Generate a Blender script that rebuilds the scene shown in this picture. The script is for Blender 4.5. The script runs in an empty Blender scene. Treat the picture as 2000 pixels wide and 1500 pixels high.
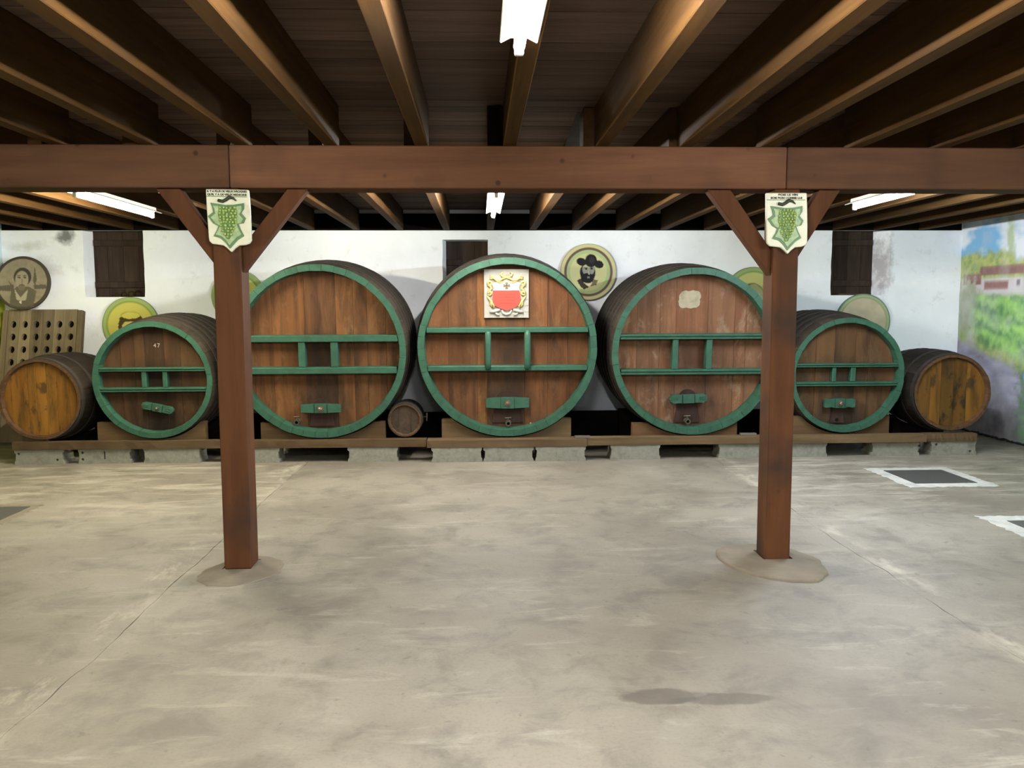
import bpy, bmesh, math, random
import numpy as np
from mathutils import Vector, Matrix

random.seed(7)
S = bpy.context.scene
COL = S.collection

# ------------------------------------------------------------------ camera, world, exposure
cam_d = bpy.data.cameras.new('camera')
cam_d.sensor_width = 36.0
cam_d.lens = 36.0 * 1620.0 / 2000.0
cam_d.clip_start = 0.05
cam = bpy.data.objects.new('camera', cam_d)
COL.objects.link(cam)
yaw, pitch, roll = math.radians(2.2335), math.radians(5.4031), math.radians(-0.2)
fw = Vector((math.sin(yaw) * math.cos(pitch), math.cos(yaw) * math.cos(pitch), -math.sin(pitch)))
rt = Vector((math.cos(yaw), -math.sin(yaw), 0.0))
up = rt.cross(fw)
rt2 = rt * math.cos(roll) + up * math.sin(roll)
up2 = -rt * math.sin(roll) + up * math.cos(roll)
cam.matrix_world = Matrix(((rt2.x, up2.x, -fw.x, 0.0), (rt2.y, up2.y, -fw.y, 0.0), (rt2.z, up2.z, -fw.z, 1.6), (0, 0, 0, 1)))
S.camera = cam

W = bpy.data.worlds.new('world')
S.world = W
W.use_nodes = True
W.node_tree.nodes['Background'].inputs[0].default_value = (0.6, 0.65, 0.7, 1)
W.node_tree.nodes['Background'].inputs[1].default_value = 0.02

S.view_settings.view_transform = 'Standard'
S.view_settings.look = 'None'
S.view_settings.gamma = 1.0
S.view_settings.use_curve_mapping = False
S.view_settings.exposure = 0.0

TUBE = 730.0     # emission of the fluorescent tubes
S.cycles.max_bounces = 6
S.cycles.diffuse_bounces = 4
S.cycles.glossy_bounces = 2
S.cycles.transmission_bounces = 2
S.cycles.caustics_reflective = False
S.cycles.caustics_refractive = False
S.cycles.adaptive_threshold = 0.03
S.cycles.use_light_tree = False
WARM, NEUT, COOL, FRNT = (1.0, 0.92, 0.70), (1.0, 0.97, 0.92), (0.86, 0.96, 1.10), (1.0, 0.985, 0.985)

# ------------------------------------------------------------------ room measures
XL, XR, YF, YB = -5.84, 6.18, -4.2, 10.5
ZJ, ZC = 2.54, 2.79         # underside of joists, underside of deck


# ------------------------------------------------------------------ material helpers
def lin(r, g, b):
    f = lambda c: (c / 255 / 12.92) if c / 255 <= 0.04045 else ((c / 255 + 0.055) / 1.055) ** 2.4
    return (f(r) * ALB[0], f(g) * ALB[0], f(b) * ALB[0], 1.0)


ALB = [0.42]      # overall reflectance of the old woods, concrete and paints


class NT:
    def __init__(self, name):
        self.m = bpy.data.materials.new(name)
        self.m.use_nodes = True
        self.t = self.m.node_tree
        self.b = self.t.nodes['Principled BSDF']

    def n(self, typ, **kw):
        nd = self.t.nodes.new(typ)
        for k, v in kw.items():
            if k in ('operation', 'blend_type', 'data_type', 'noise_dimensions', 'attribute_name', 'feature', 'interpolation_type', 'use_clamp'):
                setattr(nd, k, v)
            else:
                nd.inputs[k.replace('_', ' ')].default_value = v
        return nd

    def l(self, a, b):
        self.t.links.new(a, b)

    def noise(self, vec, scale, detail=4.0, rough=0.6, dist=0.0):
        nd = self.n('ShaderNodeTexNoise')
        nd.inputs['Scale'].default_value = scale
        nd.inputs['Detail'].default_value = detail
        nd.inputs['Roughness'].default_value = rough
        nd.inputs['Distortion'].default_value = dist
        self.l(vec, nd.inputs['Vector'])
        return nd.outputs['Fac']

    def ramp(self, fac, stops):
        nd = self.n('ShaderNodeValToRGB')
        el = nd.color_ramp.elements
        while len(el) < len(stops):
            el.new(0.5)
        for e, (p, c) in zip(el, stops):
            e.position = p
            e.color = c if len(c) == 4 else (*c, 1)
        self.l(fac, nd.inputs[0])
        return nd.outputs[0]

    def mix(self, fac, a, b, mode='MIX'):
        nd = self.n('ShaderNodeMix', data_type='RGBA', blend_type=mode)
        for sock, v in ((nd.inputs[0], fac), (nd.inputs[6], a), (nd.inputs[7], b)):
            if isinstance(v, (int, float)):
                sock.default_value = v
            elif isinstance(v, tuple):
                sock.default_value = v
            else:
                self.l(v, sock)
        return nd.outputs[2]

    def math(self, op, a, b=None, clamp=False):
        nd = self.n('ShaderNodeMath', operation=op, use_clamp=clamp)
        for i, v in enumerate((a, b)):
            if v is None:
                continue
            if isinstance(v, (int, float)):
                nd.inputs[i].default_value = v
            else:
                self.l(v, nd.inputs[i])
        return nd.outputs[0]

    def mapping(self, vec, scale=(1, 1, 1), loc=(0, 0, 0), rot=(0, 0, 0)):
        nd = self.n('ShaderNodeMapping')
        nd.inputs['Scale'].default_value = scale
        nd.inputs['Location'].default_value = loc
        nd.inputs['Rotation'].default_value = rot
        self.l(vec, nd.inputs['Vector'])
        return nd.outputs[0]

    def objvec(self, rnd=True):
        tc = self.n('ShaderNodeTexCoord').outputs['Object']
        if not rnd:
            return tc
        oi = self.n('ShaderNodeObjectInfo').outputs['Random']
        k = self.math('MULTIPLY', oi, 37.0)
        nd = self.n('ShaderNodeVectorMath', operation='ADD')
        self.l(tc, nd.inputs[0])
        self.l(k, nd.inputs[1])
        return nd.outputs[0]

    def worldvec(self):
        return self.n('ShaderNodeNewGeometry').outputs['Position']

    def bump(self, h, strength=0.3, dist=0.01):
        nd = self.n('ShaderNodeBump')
        nd.inputs['Strength'].default_value = strength
        nd.inputs['Distance'].default_value = dist
        self.l(h, nd.inputs['Height'])
        self.l(nd.outputs[0], self.b.inputs['Normal'])

    def out(self, col, rough=0.7, spec=0.3, metal=0.0):
        if isinstance(col, tuple):
            self.b.inputs['Base Color'].default_value = col
        else:
            self.l(col, self.b.inputs['Base Color'])
        self.b.inputs['Roughness'].default_value = rough
        self.b.inputs['Specular IOR Level'].default_value = spec
        self.b.inputs['Metallic'].default_value = metal
        return self.m


def wood(name, c_light, c_dark, axis='z', freq=14.0, rough=0.65, spec=0.3, tint=False, blotch=None, blotch_amt=0.5, knots=0.0, bump=0.25):
    n = NT(name)
    v = n.objvec()
    s = {'x': (0.07, 1, 1), 'y': (1, 0.07, 1), 'z': (1, 1, 0.07)}[axis]
    g = n.noise(n.mapping(v, s), freq, 6, 0.65, 0.6)
    g2 = n.noise(n.mapping(v, s), freq * 5, 3, 0.6, 0.2)
    gg = n.math('ADD', n.math('MULTIPLY', g, 0.75), n.math('MULTIPLY', g2, 0.25))
    col = n.ramp(gg, [(0.33, c_dark), (0.67, c_light)])
    big = n.noise(v, 2.3, 3, 0.55)
    if blotch:
        col = n.mix(n.math('MULTIPLY', n.ramp(big, [(0.5, (0, 0, 0)), (0.68, (1, 1, 1))]), blotch_amt), col, blotch)
    if knots:
        vo = n.n('ShaderNodeTexVoronoi')
        vo.inputs['Scale'].default_value = 5.0
        n.l(v, vo.inputs['Vector'])
        kn = n.ramp(vo.outputs['Distance'], [(0.05, (1, 1, 1)), (0.1, (0, 0, 0))])
        col = n.mix(n.math('MULTIPLY', kn, knots), col, c_dark[:3] + (1,))
        col = n.mix(n.math('MULTIPLY', kn, knots * 0.6), col, (0.01, 0.006, 0.004, 1))
    if tint:
        oc = n.n('ShaderNodeObjectInfo').outputs['Color']
        col = n.mix(1.0, col, oc, 'MULTIPLY')
    n.bump(gg, bump, 0.004)
    return n.out(col, max(rough, 0.75), spec * 0.25)


def head_wood(name, c_light, c_dark, stain_shade, stain_amt, pale=None, pale_amt=0.0, door=True):
    """old cask head boards: streaks running down the grain, blotches, wine staining plus painted shade round the hatch and rails"""
    n = NT(name)
    tc = n.objvec(False)
    v = n.objvec()
    g = n.noise(n.mapping(v, (1, 1, 0.07)), 9, 6, 0.65, 0.6)
    col = n.ramp(g, [(0.32, c_dark), (0.68, c_light)])
    streak = n.noise(n.mapping(v, (3.2, 1, 0.55)), 2.6, 5, 0.7, 0.8)
    col = n.mix(n.math('MULTIPLY', n.ramp(streak, [(0.47, (0, 0, 0)), (0.66, (1, 1, 1))]), stain_amt), col, stain_shade)
    if pale:
        pn = n.noise(n.mapping(tc, (1.6, 1, 0.9)), 4.0, 6, 0.75, 0.5)
        col = n.mix(n.math('MULTIPLY', n.ramp(pn, [(0.53, (0, 0, 0)), (0.68, (1, 1, 1))]), pale_amt), col, pale)
    spk = n.noise(tc, 34.0, 3, 0.6)
    col = n.mix(n.math('MULTIPLY', n.ramp(spk, [(0.68, (0, 0, 0)), (0.74, (1, 1, 1))]), 0.35), col, c_dark)
    if not door:
        bl = n.noise(n.mapping(v, (1.3, 1, 0.8)), 6.5, 4, 0.6, 0.3)
        col = n.mix(n.math('MULTIPLY', n.ramp(bl, [(0.57, (0, 0, 0)), (0.66, (1, 1, 1))]), 0.8), col, stain_shade)
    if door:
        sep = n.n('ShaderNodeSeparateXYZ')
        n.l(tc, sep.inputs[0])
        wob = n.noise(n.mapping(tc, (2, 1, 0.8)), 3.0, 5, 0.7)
        for cz, rx, rz, k in ((-0.58, 0.34, 0.60, 0.9), (-0.02, 0.42, 0.24, 0.6)):  # darkens the head's foot and rail gap: staining with shade painted in
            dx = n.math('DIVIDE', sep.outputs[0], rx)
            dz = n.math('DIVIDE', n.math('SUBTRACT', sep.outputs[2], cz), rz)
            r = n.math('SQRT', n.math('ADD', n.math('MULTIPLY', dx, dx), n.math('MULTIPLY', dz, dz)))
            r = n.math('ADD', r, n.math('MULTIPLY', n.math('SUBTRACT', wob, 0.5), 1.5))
            col = n.mix(n.math('MULTIPLY', n.ramp(r, [(0.35, (1, 1, 1)), (1.05, (0, 0, 0))]), k), col, stain_shade)
    oc = n.n('ShaderNodeObjectInfo').outputs['Color']
    col = n.mix(1.0, col, oc, 'MULTIPLY')
    n.bump(g, 0.25, 0.004)
    return n.out(col, 0.7, 0.1)


def plain(name, c, rough=0.6, spec=0.3, metal=0.0, var=0.12, scale=18.0, bump=0.0, dirt=None):
    n = NT(name)
    v = n.objvec()
    f = n.noise(v, scale, 4, 0.6)
    lo = tuple(x * (1 - var) for x in c[:3]) + (1,)
    hi = tuple(min(1, x * (1 + var)) for x in c[:3]) + (1,)
    col = n.ramp(f, [(0.3, lo), (0.7, hi)])
    if dirt:
        f2 = n.noise(v, scale * 0.35, 5, 0.7)
        col = n.mix(n.ramp(f2, [(0.52, (0, 0, 0)), (0.72, (0.8, 0.8, 0.8))]), col, dirt)
    if bump:
        n.bump(f, bump, 0.004)
    return n.out(col, rough, spec, metal)


def painted(name, rough=0.75):
    n = NT(name)
    a = n.n('ShaderNodeVertexColor')
    a.layer_name = 'paint'
    return n.out(a.outputs['Color'], rough, 0.15)


def emit(name, c, k):
    n = NT(name)
    n.b.inputs['Base Color'].default_value = (0.9, 0.9, 0.9, 1)
    n.b.inputs['Emission Color'].default_value = (*c, 1)
    n.b.inputs['Emission Strength'].default_value = k
    return n.m


# ------------------------------------------------------------------ mesh helpers
class MB:
    def __init__(self):
        self.v, self.f, self.mi = [], [], []

    def add(self, vs, fs, mi=0):
        o = len(self.v)
        self.v += [tuple(p) for p in vs]
        self.f += [tuple(i + o for i in f) for f in fs]
        self.mi += [mi] * len(fs) if isinstance(mi, int) else list(mi)
        return self

    def box(self, x0, x1, y0, y1, z0, z1, mi=0):
        vs = [(x, y, z) for z in (z0, z1) for y in (y0, y1) for x in (x0, x1)]
        fs = [(0, 2, 3, 1), (4, 5, 7, 6), (0, 1, 5, 4), (2, 6, 7, 3), (0, 4, 6, 2), (1, 3, 7, 5)]
        return self.add(vs, fs, mi)

    def prism(self, pts, y0, y1, mi=0):
        """pts: outline in xz, counter-clockwise seen from -y (front)"""
        n = len(pts)
        vs = [(x, y0, z) for x, z in pts] + [(x, y1, z) for x, z in pts]
        fs = [tuple(range(n)), tuple(range(2 * n - 1, n - 1, -1))]
        fs += [(i, i + n, (i + 1) % n + n, (i + 1) % n) for i in range(n)]
        return self.add(vs, fs, mi)

    def tube(self, pts, rad, seg=8, mi=0, caps=True):
        pts = [Vector(p) for p in pts]
        rads = rad if isinstance(rad, (list, tuple)) else [rad] * len(pts)
        vs, fs = [], []
        ref = None
        for i, p in enumerate(pts):
            t = (pts[min(i + 1, len(pts) - 1)] - pts[max(i - 1, 0)]).normalized()
            if ref is None:
                ref = Vector((0, 0, 1)) if abs(t.z) < 0.9 else Vector((1, 0, 0))
            a = (ref - t * ref.dot(t)).normalized()
            ref = a
            b = t.cross(a)
            for k in range(seg):
                th = 2 * math.pi * k / seg
                vs.append(p + (a * math.cos(th) + b * math.sin(th)) * rads[i])
        for i in range(len(pts) - 1):
            for k in range(seg):
                k2 = (k + 1) % seg
                fs.append((i * seg + k, i * seg + k2, (i + 1) * seg + k2, (i + 1) * seg + k))
        if caps:
            fs.append(tuple(range(seg - 1, -1, -1)))
            fs.append(tuple(range((len(pts) - 1) * seg, len(pts) * seg)))
        return self.add(vs, fs, mi)

    def ball(self, c, r, seg=8, rings=5, sy=1.0, mi=0):
        vs = [(c[0], c[1], c[2] + r)]
        for i in range(1, rings):
            ph = math.pi * i / rings
            for k in range(seg):
                th = 2 * math.pi * k / seg
                vs.append((c[0] + r * math.sin(ph) * math.cos(th), c[1] + sy * r * math.sin(ph) * math.sin(th), c[2] + r * math.cos(ph)))
        vs.append((c[0], c[1], c[2] - r))
        fs = [(0, 1 + k, 1 + (k + 1) % seg) for k in range(seg)]
        for i in range(rings - 2):
            for k in range(seg):
                a, b = 1 + i * seg + k, 1 + i * seg + (k + 1) % seg
                fs.append((a, a + seg, b + seg, b))
        e = len(vs) - 1
        o = 1 + (rings - 2) * seg
        fs += [(e, o + (k + 1) % seg, o + k) for k in range(seg)]
        return self.add(vs, fs, mi)

    def mesh(self, name, mats, smooth=False, bevel=0.0, fix=True):
        me = bpy.data.meshes.new(name)
        me.from_pydata(self.v, [], self.f)
        for m in (mats if isinstance(mats, (list, tuple)) else [mats]):
            me.materials.append(m)
        for p, i in zip(me.polygons, self.mi):
            p.material_index = i
        if fix or bevel:
            bm = bmesh.new()
            bm.from_mesh(me)
            if fix:
                bmesh.ops.recalc_face_normals(bm, faces=bm.faces)
            if bevel:
                es = [e for e in bm.edges if len(e.link_faces) == 2 and e.calc_face_angle(0) > 0.6]
                bmesh.ops.bevel(bm, geom=es, offset=bevel, segments=1, affect='EDGES', profile=0.7)
            bm.to_mesh(me)
            bm.free()
        if smooth:
            for p in me.polygons:
                p.use_smooth = True
        me.update()
        return me

    def obj(self, name, mats, parent=None, loc=(0, 0, 0), rot=(0, 0, 0), **kw):
        return put(name, self.mesh(name, mats, **kw), parent, loc, rot)


def put(name, me, parent=None, loc=(0, 0, 0), rot=(0, 0, 0), color=None):
    o = bpy.data.objects.new(name, me)
    COL.objects.link(o)
    o.parent = parent
    o.location = loc
    o.rotation_euler = rot
    if color:
        o.color = (*color[:3], 1)
    return o


def tag(o, label, cat, group=None):
    o['label'] = label
    o['category'] = cat
    if group:
        o['group'] = group
    return o


def empty(name, loc, label=None, cat=None, group=None, rot=(0, 0, 0)):
    o = put(name, None, None, loc, rot)
    o.empty_display_size = 0.1
    if label:
        tag(o, label, cat, group)
    return o


def struct(o):
    o['kind'] = 'structure'
    return o


def set_paint(me, cols):
    """cols: per-vertex linear rgb array"""
    at = me.color_attributes.new('paint', 'FLOAT_COLOR', 'POINT')
    a = np.ones((len(me.vertices), 4), np.float32)
    a[:, :3] = cols
    at.data.foreach_set('color', a.ravel())


def srgb_np(c):
    c = np.asarray(c, float) / 255.0
    return np.where(c <= 0.04045, c / 12.92, ((c + 0.055) / 1.055) ** 2.4)


def vnoise(x, y, seed=0):
    """smooth value noise, numpy"""
    xi, yi = np.floor(x).astype(int), np.floor(y).astype(int)
    xf, yf = x - xi, y - yi

    def h(a, b):
        n = (a * 374761393 + b * 668265263 + seed * 144269) & 0x7fffffff
        n = ((n ^ (n >> 13)) * 1274126177) & 0x7fffffff
        return ((n ^ (n >> 16)) & 0xffff) / 65535.0
    u, v = xf * xf * (3 - 2 * xf), yf * yf * (3 - 2 * yf)
    return (h(xi, yi) * (1 - u) + h(xi + 1, yi) * u) * (1 - v) + (h(xi, yi + 1) * (1 - u) + h(xi + 1, yi + 1) * u) * v


def fbm(x, y, seed=0, oct=4):
    s, a, t = 0, 0.5, 0
    for i in range(oct):
        s = s + a * vnoise(x * 2 ** i, y * 2 ** i, seed + i * 17)
        t += a
        a *= 0.55
    return s / t


# ------------------------------------------------------------------ materials
def mat_floor():
    n = NT('concrete_floor')
    p = n.worldvec()
    a = n.noise(p, 0.55, 5, 0.6, 0.5)
    b = n.noise(p, 3.0, 6, 0.7, 0.4)
    st = n.noise(n.mapping(p, (0.6, 2.4, 1)), 2.2, 5, 0.7, 0.6)
    col = n.ramp(a, [(0.30, lin(122, 113, 98)), (0.5, lin(149, 141, 125)), (0.72, lin(172, 164, 148))])
    col = n.mix(n.math('MULTIPLY', n.ramp(b, [(0.34, (1, 1, 1)), (0.52, (0, 0, 0))]), 0.55), col, lin(98, 91, 80))
    sp = n.noise(p, 11.0, 4, 0.65, 0.3)
    col = n.mix(n.math('MULTIPLY', n.ramp(sp, [(0.27, (1, 1, 1)), (0.37, (0, 0, 0))]), 0.5), col, lin(82, 75, 66))
    col = n.mix(n.math('MULTIPLY', n.ramp(st, [(0.56, (0, 0, 0)), (0.72, (1, 1, 1))]), 0.55), col, lin(196, 189, 172))
    fine = n.noise(p, 60.0, 3, 0.6)
    col = n.mix(n.math('MULTIPLY', n.ramp(fine, [(0.35, (1, 1, 1)), (0.5, (0, 0, 0))]), 0.2), col, lin(112, 105, 94))
    sep = n.n('ShaderNodeSeparateXYZ')
    n.l(p, sep.inputs[0])
    X, Y = sep.outputs[0], sep.outputs[1]
    # pale lime along the slab joints and pale efflorescence on the slabs near the casks
    for x0, w, amt in ((-1.90, 0.16, 0.95), (2.50, 0.14, 0.75)):
        d = n.math('ABSOLUTE', n.math('SUBTRACT', X, x0))
        band = n.math('SUBTRACT', 1.0, n.math('DIVIDE', d, w), True)
        nz = n.ramp(n.noise(n.mapping(p, (2.2, 0.9, 1)), 1.7, 5, 0.7), [(0.52, (0, 0, 0)), (0.66, (1, 1, 1))])
        col = n.mix(n.math('MULTIPLY', n.math('MULTIPLY', band, nz), amt), col, lin(214, 206, 184))
    far = n.math('MULTIPLY', n.math('SUBTRACT', Y, 5.4), 0.45, True)
    side = n.math('GREATER_THAN', n.math('ABSOLUTE', n.math('SUBTRACT', X, 0.3)), 2.1)
    nz = n.ramp(n.noise(n.mapping(p, (0.8, 3.2, 1)), 1.6, 6, 0.7, 0.5), [(0.5, (0, 0, 0)), (0.64, (1, 1, 1))])
    col = n.mix(n.math('MULTIPLY', n.math('MULTIPLY', n.math('MULTIPLY', far, side), nz), 0.6), col, lin(212, 205, 184))
    # damp patch near the camera, then broader darker areas over the mid floor
    q = n.mapping(p, (1, 1, 1))
    wob = n.noise(p, 5.0, 4, 0.6)
    for cx, cy, rx, ry, k in ((0.74, 3.245, 0.21, 0.08, 0.72), (0.98, 3.205, 0.23, 0.055, 0.6), (1.30, 3.13, 0.2, 0.03, 0.22), (-0.6, 5.6, 0.5, 0.2, 0.2), (-1.2, 4.45, 0.3, 0.25, 0.22), (1.7, 4.2, 0.35, 0.5, 0.22), (2.95, 4.2, 0.5, 0.6, 0.2), (0.0, 3.9, 0.9, 0.4, 0.2), (0.3, 5.0, 1.6, 0.7, 0.3), (-3.2, 4.6, 1.0, 0.8, 0.25), (3.6, 5.0, 0.9, 0.9, 0.25), (-0.4, 3.0, 0.35, 0.2, 0.2)):
        dx = n.math('DIVIDE', n.math('SUBTRACT', X, cx), rx)
        dy = n.math('DIVIDE', n.math('SUBTRACT', Y, cy), ry)
        r = n.math('SQRT', n.math('ADD', n.math('MULTIPLY', dx, dx), n.math('MULTIPLY', dy, dy)))
        r = n.math('ADD', r, n.math('MULTIPLY', n.math('SUBTRACT', wob, 0.5), 1.3))
        m = n.ramp(r, [(0.75 if k > 0.35 else 0.3, (1, 1, 1)), (0.95, (0, 0, 0))])
        col = n.mix(n.math('MULTIPLY', m, k), col, lin(88, 80, 68))
    h = n.math('ADD', n.math('MULTIPLY', b, 0.6), n.math('MULTIPLY', fine, 0.4))
    n.bump(h, 0.25, 0.006)
    return n.out(col, 0.62, 0.3)


def mat_plaster(name, base=(222, 220, 212)):
    n = NT(name)
    p = n.worldvec()
    a = n.noise(p, 1.3, 5, 0.6)
    b = n.noise(p, 7.0, 6, 0.7)
    col = n.ramp(a, [(0.3, lin(*[c - 14 for c in base])), (0.7, lin(*base))])
    col = n.mix(n.math('MULTIPLY', n.ramp(b, [(0.3, (1, 1, 1)), (0.42, (0, 0, 0))]), 0.25), col, lin(176, 170, 158))
    sep = n.n('ShaderNodeSeparateXYZ')
    n.l(p, sep.inputs[0])
    X, Y, Z = sep.outputs
    wob = n.noise(p, 6.0, 5, 0.7)
    for cx, cz, rx, rz, k, c in ((-5.05, 2.47, 0.16, 0.12, 0.8, (60, 60, 55)), (-5.3, 2.06, 0.2, 0.2, 0.35, (150, 145, 125)), (5.2, 2.1, 0.12, 0.5, 0.6, (120, 108, 104)), (-5.55, 2.35, 0.35, 0.08, 0.4, (160, 160, 140))):
        dx = n.math('DIVIDE', n.math('SUBTRACT', X, cx), rx)
        dz = n.math('DIVIDE', n.math('SUBTRACT', Z, cz), rz)
        r = n.math('SQRT', n.math('ADD', n.math('MULTIPLY', dx, dx), n.math('MULTIPLY', dz, dz)))
        r = n.math('ADD', r, n.math('MULTIPLY', n.math('SUBTRACT', wob, 0.5), 2.2))
        m = n.ramp(r, [(0.25, (1, 1, 1)), (0.95, (0, 0, 0))])
        col = n.mix(n.math('MULTIPLY', m, k), col, lin(*c))
    # hairline crack
    n.bump(n.math('ADD', n.math('MULTIPLY', a, 0.5), n.math('MULTIPLY', b, 0.5)), 0.35, 0.012)
    return n.out(col, 0.85, 0.15)


M = {}
M['floor'] = mat_floor()
M['floor_base'] = plain('joint_dirt', lin(60, 55, 46), 0.9)
ALB[0] = 1.0
M['plaster'] = mat_plaster('white_plaster', (236, 240, 244))
M['enamel'] = plain('white_enamel', lin(225, 225, 220), 0.4, 0.5)
M['deck'] = wood('deck_wood', lin(112, 92, 81), lin(80, 66, 58), 'x', 9, 0.75, 0.2, tint=True)
M['beam'] = wood('beam_wood', lin(92, 66, 49), lin(66, 45, 33), 'x', 6, 0.62, 0.3, tint=True, blotch=lin(60, 44, 36), blotch_amt=0.6, knots=0.7)
M['post'] = wood('post_wood', lin(75, 46, 27), lin(52, 31, 18), 'z', 7, 0.62, 0.3, blotch=lin(40, 31, 26), blotch_amt=0.8, knots=0.5)
M['joist'] = wood('joist_wood', lin(78, 54, 26), lin(49, 33, 17), 'y', 10, 0.6, 0.3, blotch=lin(60, 46, 32), blotch_amt=0.5)
M['cream'] = plain('cream_ceramic', lin(168, 168, 148), 0.45, 0.5, 0, 0.06, 20, 0.05, dirt=lin(150, 146, 126))
M['black'] = plain('black_hole', lin(10, 9, 8), 0.9, 0.1)
ALB[0] = 0.42
M['deck_back'] = plain('deck_dark', lin(25, 20, 16), 0.9)
M['stave'] = wood('stave_wood', lin(84, 74, 63), lin(52, 45, 39), 'y', 18, 0.6, 0.3, tint=True, bump=0.5)
M['green'] = plain('green_paint', lin(55, 97, 76), 0.5, 0.2, 0, 0.18, 14, 0.1, dirt=lin(45, 78, 62))
M['chime'] = wood('chime_wood', lin(112, 82, 56), lin(70, 50, 36), 'y', 20, 0.6, 0.3)
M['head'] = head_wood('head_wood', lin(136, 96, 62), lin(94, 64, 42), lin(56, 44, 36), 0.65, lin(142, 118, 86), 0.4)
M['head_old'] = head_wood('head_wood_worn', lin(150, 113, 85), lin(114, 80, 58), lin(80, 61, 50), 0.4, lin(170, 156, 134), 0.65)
M['head_gold'] = head_wood('head_wood_varnished', lin(158, 112, 46), lin(120, 80, 30), lin(60, 48, 34), 0.7, None, 0, False)
M['hatch'] = wood('hatch_wood', lin(74, 54, 46), lin(46, 33, 28), 'z', 9, 0.6, 0.3)
M['iron'] = plain('hoop_iron', lin(68, 62, 56), 0.7, 0.2, 0.1, 0.25, 12, 0.1, dirt=lin(64, 54, 46))
M['metal'] = plain('dull_brass', lin(120, 112, 98), 0.4, 0.5, 0.8, 0.2)
M['bolt'] = plain('worn_bolt', lin(150, 128, 112), 0.4, 0.5, 0.7, 0.2)
M['plank'] = wood('plank_wood', lin(126, 106, 80), lin(86, 72, 54), 'x', 8, 0.7, 0.25, tint=True, blotch=lin(78, 62, 48), blotch_amt=0.6)
M['cradle'] = wood('cradle_wood', lin(122, 100, 72), lin(84, 68, 50), 'x', 8, 0.7, 0.25, tint=True, blotch=lin(84, 74, 58), blotch_amt=0.5)
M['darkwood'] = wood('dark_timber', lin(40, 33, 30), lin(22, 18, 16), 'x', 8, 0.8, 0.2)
M['shutter'] = wood('shutter_wood', lin(112, 94, 82), lin(74, 62, 56), 'z', 12, 0.75, 0.2, tint=True)
M['block'] = plain('concrete_block', lin(152, 150, 136), 0.9, 0.2, 0, 0.14, 26, 0.6, dirt=lin(120, 116, 102))
M['paint'] = painted('painted_picture')
M['mural'] = painted('painted_mural', 0.85)
M['iron_plate'] = plain('drain_iron', lin(84, 83, 80), 0.6, 0.4, 0.3, 0.1, 30, 0.2)
M['mortar'] = plain('white_mortar', lin(206, 204, 194), 0.9, 0.2, 0, 0.12, 14, 0.4, dirt=lin(172, 168, 158))
M['footing'] = plain('footing_concrete', lin(140, 129, 111), 0.85, 0.2, 0, 0.1, 9, 0.5, dirt=lin(120, 110, 95))
M['leaf_dk'] = plain('leaf_dark_green', lin(92, 138, 84), 0.45, 0.4, 0, 0.2, 40)
M['leaf_lt'] = plain('leaf_pale_green', lin(176, 204, 150), 0.45, 0.4, 0, 0.25, 45, dirt=lin(110, 156, 92))
M['grape'] = plain('grape_green', lin(168, 196, 96), 0.25, 0.6, 0, 0.3, 60)
M['stem'] = plain('stem_brown', lin(62, 64, 44), 0.6)
M['ink'] = plain('letter_ink', lin(78, 76, 60), 0.7)
M['stone'] = plain('plaque_stone', lin(190, 185, 172), 0.8, 0.2, 0, 0.08, 30, 0.2)
M['gold'] = plain('gilt_scroll', lin(226, 198, 124), 0.45, 0.4, 0.15, 0.15, 30)
M['whitepaint'] = plain('white_paint', lin(236, 232, 224), 0.6)
M['red'] = plain('red_paint', lin(212, 74, 58), 0.55, 0.3, 0, 0.06, 30)
M['red_dk'] = plain('dark_red_lines', lin(188, 60, 48), 0.6)
M['cross'] = plain('grey_cross', lin(120, 112, 84), 0.6)
M['label'] = plain('faded_label', lin(182, 172, 144), 0.85, 0.1, 0, 0.1, 24, dirt=lin(150, 136, 108))
M['chalk'] = plain('chalk_white', lin(206, 200, 186), 0.9)
M['rack'] = wood('rack_wood', lin(196, 178, 146), lin(146, 130, 104), 'z', 9, 0.75, 0.2, tint=True, blotch=lin(128, 110, 88), blotch_amt=0.6)
M['cable'] = plain('black_cable', lin(40, 40, 42), 0.7)
M['greywood'] = wood('weathered_wood', lin(140, 132, 122), lin(96, 90, 84), 'x', 9, 0.8, 0.2)

# ------------------------------------------------------------------ floor
fl = struct(MB().box(XL, XR, YF, YB, -0.12, -0.025).obj('floor', M['floor_base']))
fl['label'] = 'worn grey concrete floor in long slabs'


def edge_x(x, y, seed, amp):
    return x + amp * (fbm(np.array([y * 2.3]), np.array([seed * 1.7]), seed, 4)[0] - 0.5) * 2


ys = list(np.arange(YF, YB, 0.07)) + [YB]
for (xa, xb, sa, sb) in ((XL, -1.783, 0, 3), (-1.783, 2.43, 3, 5), (2.43, XR, 5, 0)):
    vs, fs = [], []
    for i, y in enumerate(ys):
        x0 = xa if sa == 0 else edge_x(xa, y, sa, 0.035) + (0.0015 if sa == 3 else 0.0004) + 0.006 * max(0, fbm(np.array([y * 5.0]), np.array([0.3]), 9, 3)[0] - 0.5) * 4
        x1 = xb if sb == 0 else edge_x(xb, y, sb, 0.035) - 0.0005
        vs += [(x0, y, 0.0), (x1, y, 0.0), (x0, y, -0.03), (x1, y, -0.03)]
        if i:
            a, b = 4 * (i - 1), 4 * i
            fs += [(a, a + 1, b + 1, b), (a + 2, a, b, b + 2), (a + 1, a + 3, b + 3, b + 1)]
    MB().add(vs, fs).obj('slab', M['floor'], fl)

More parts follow.
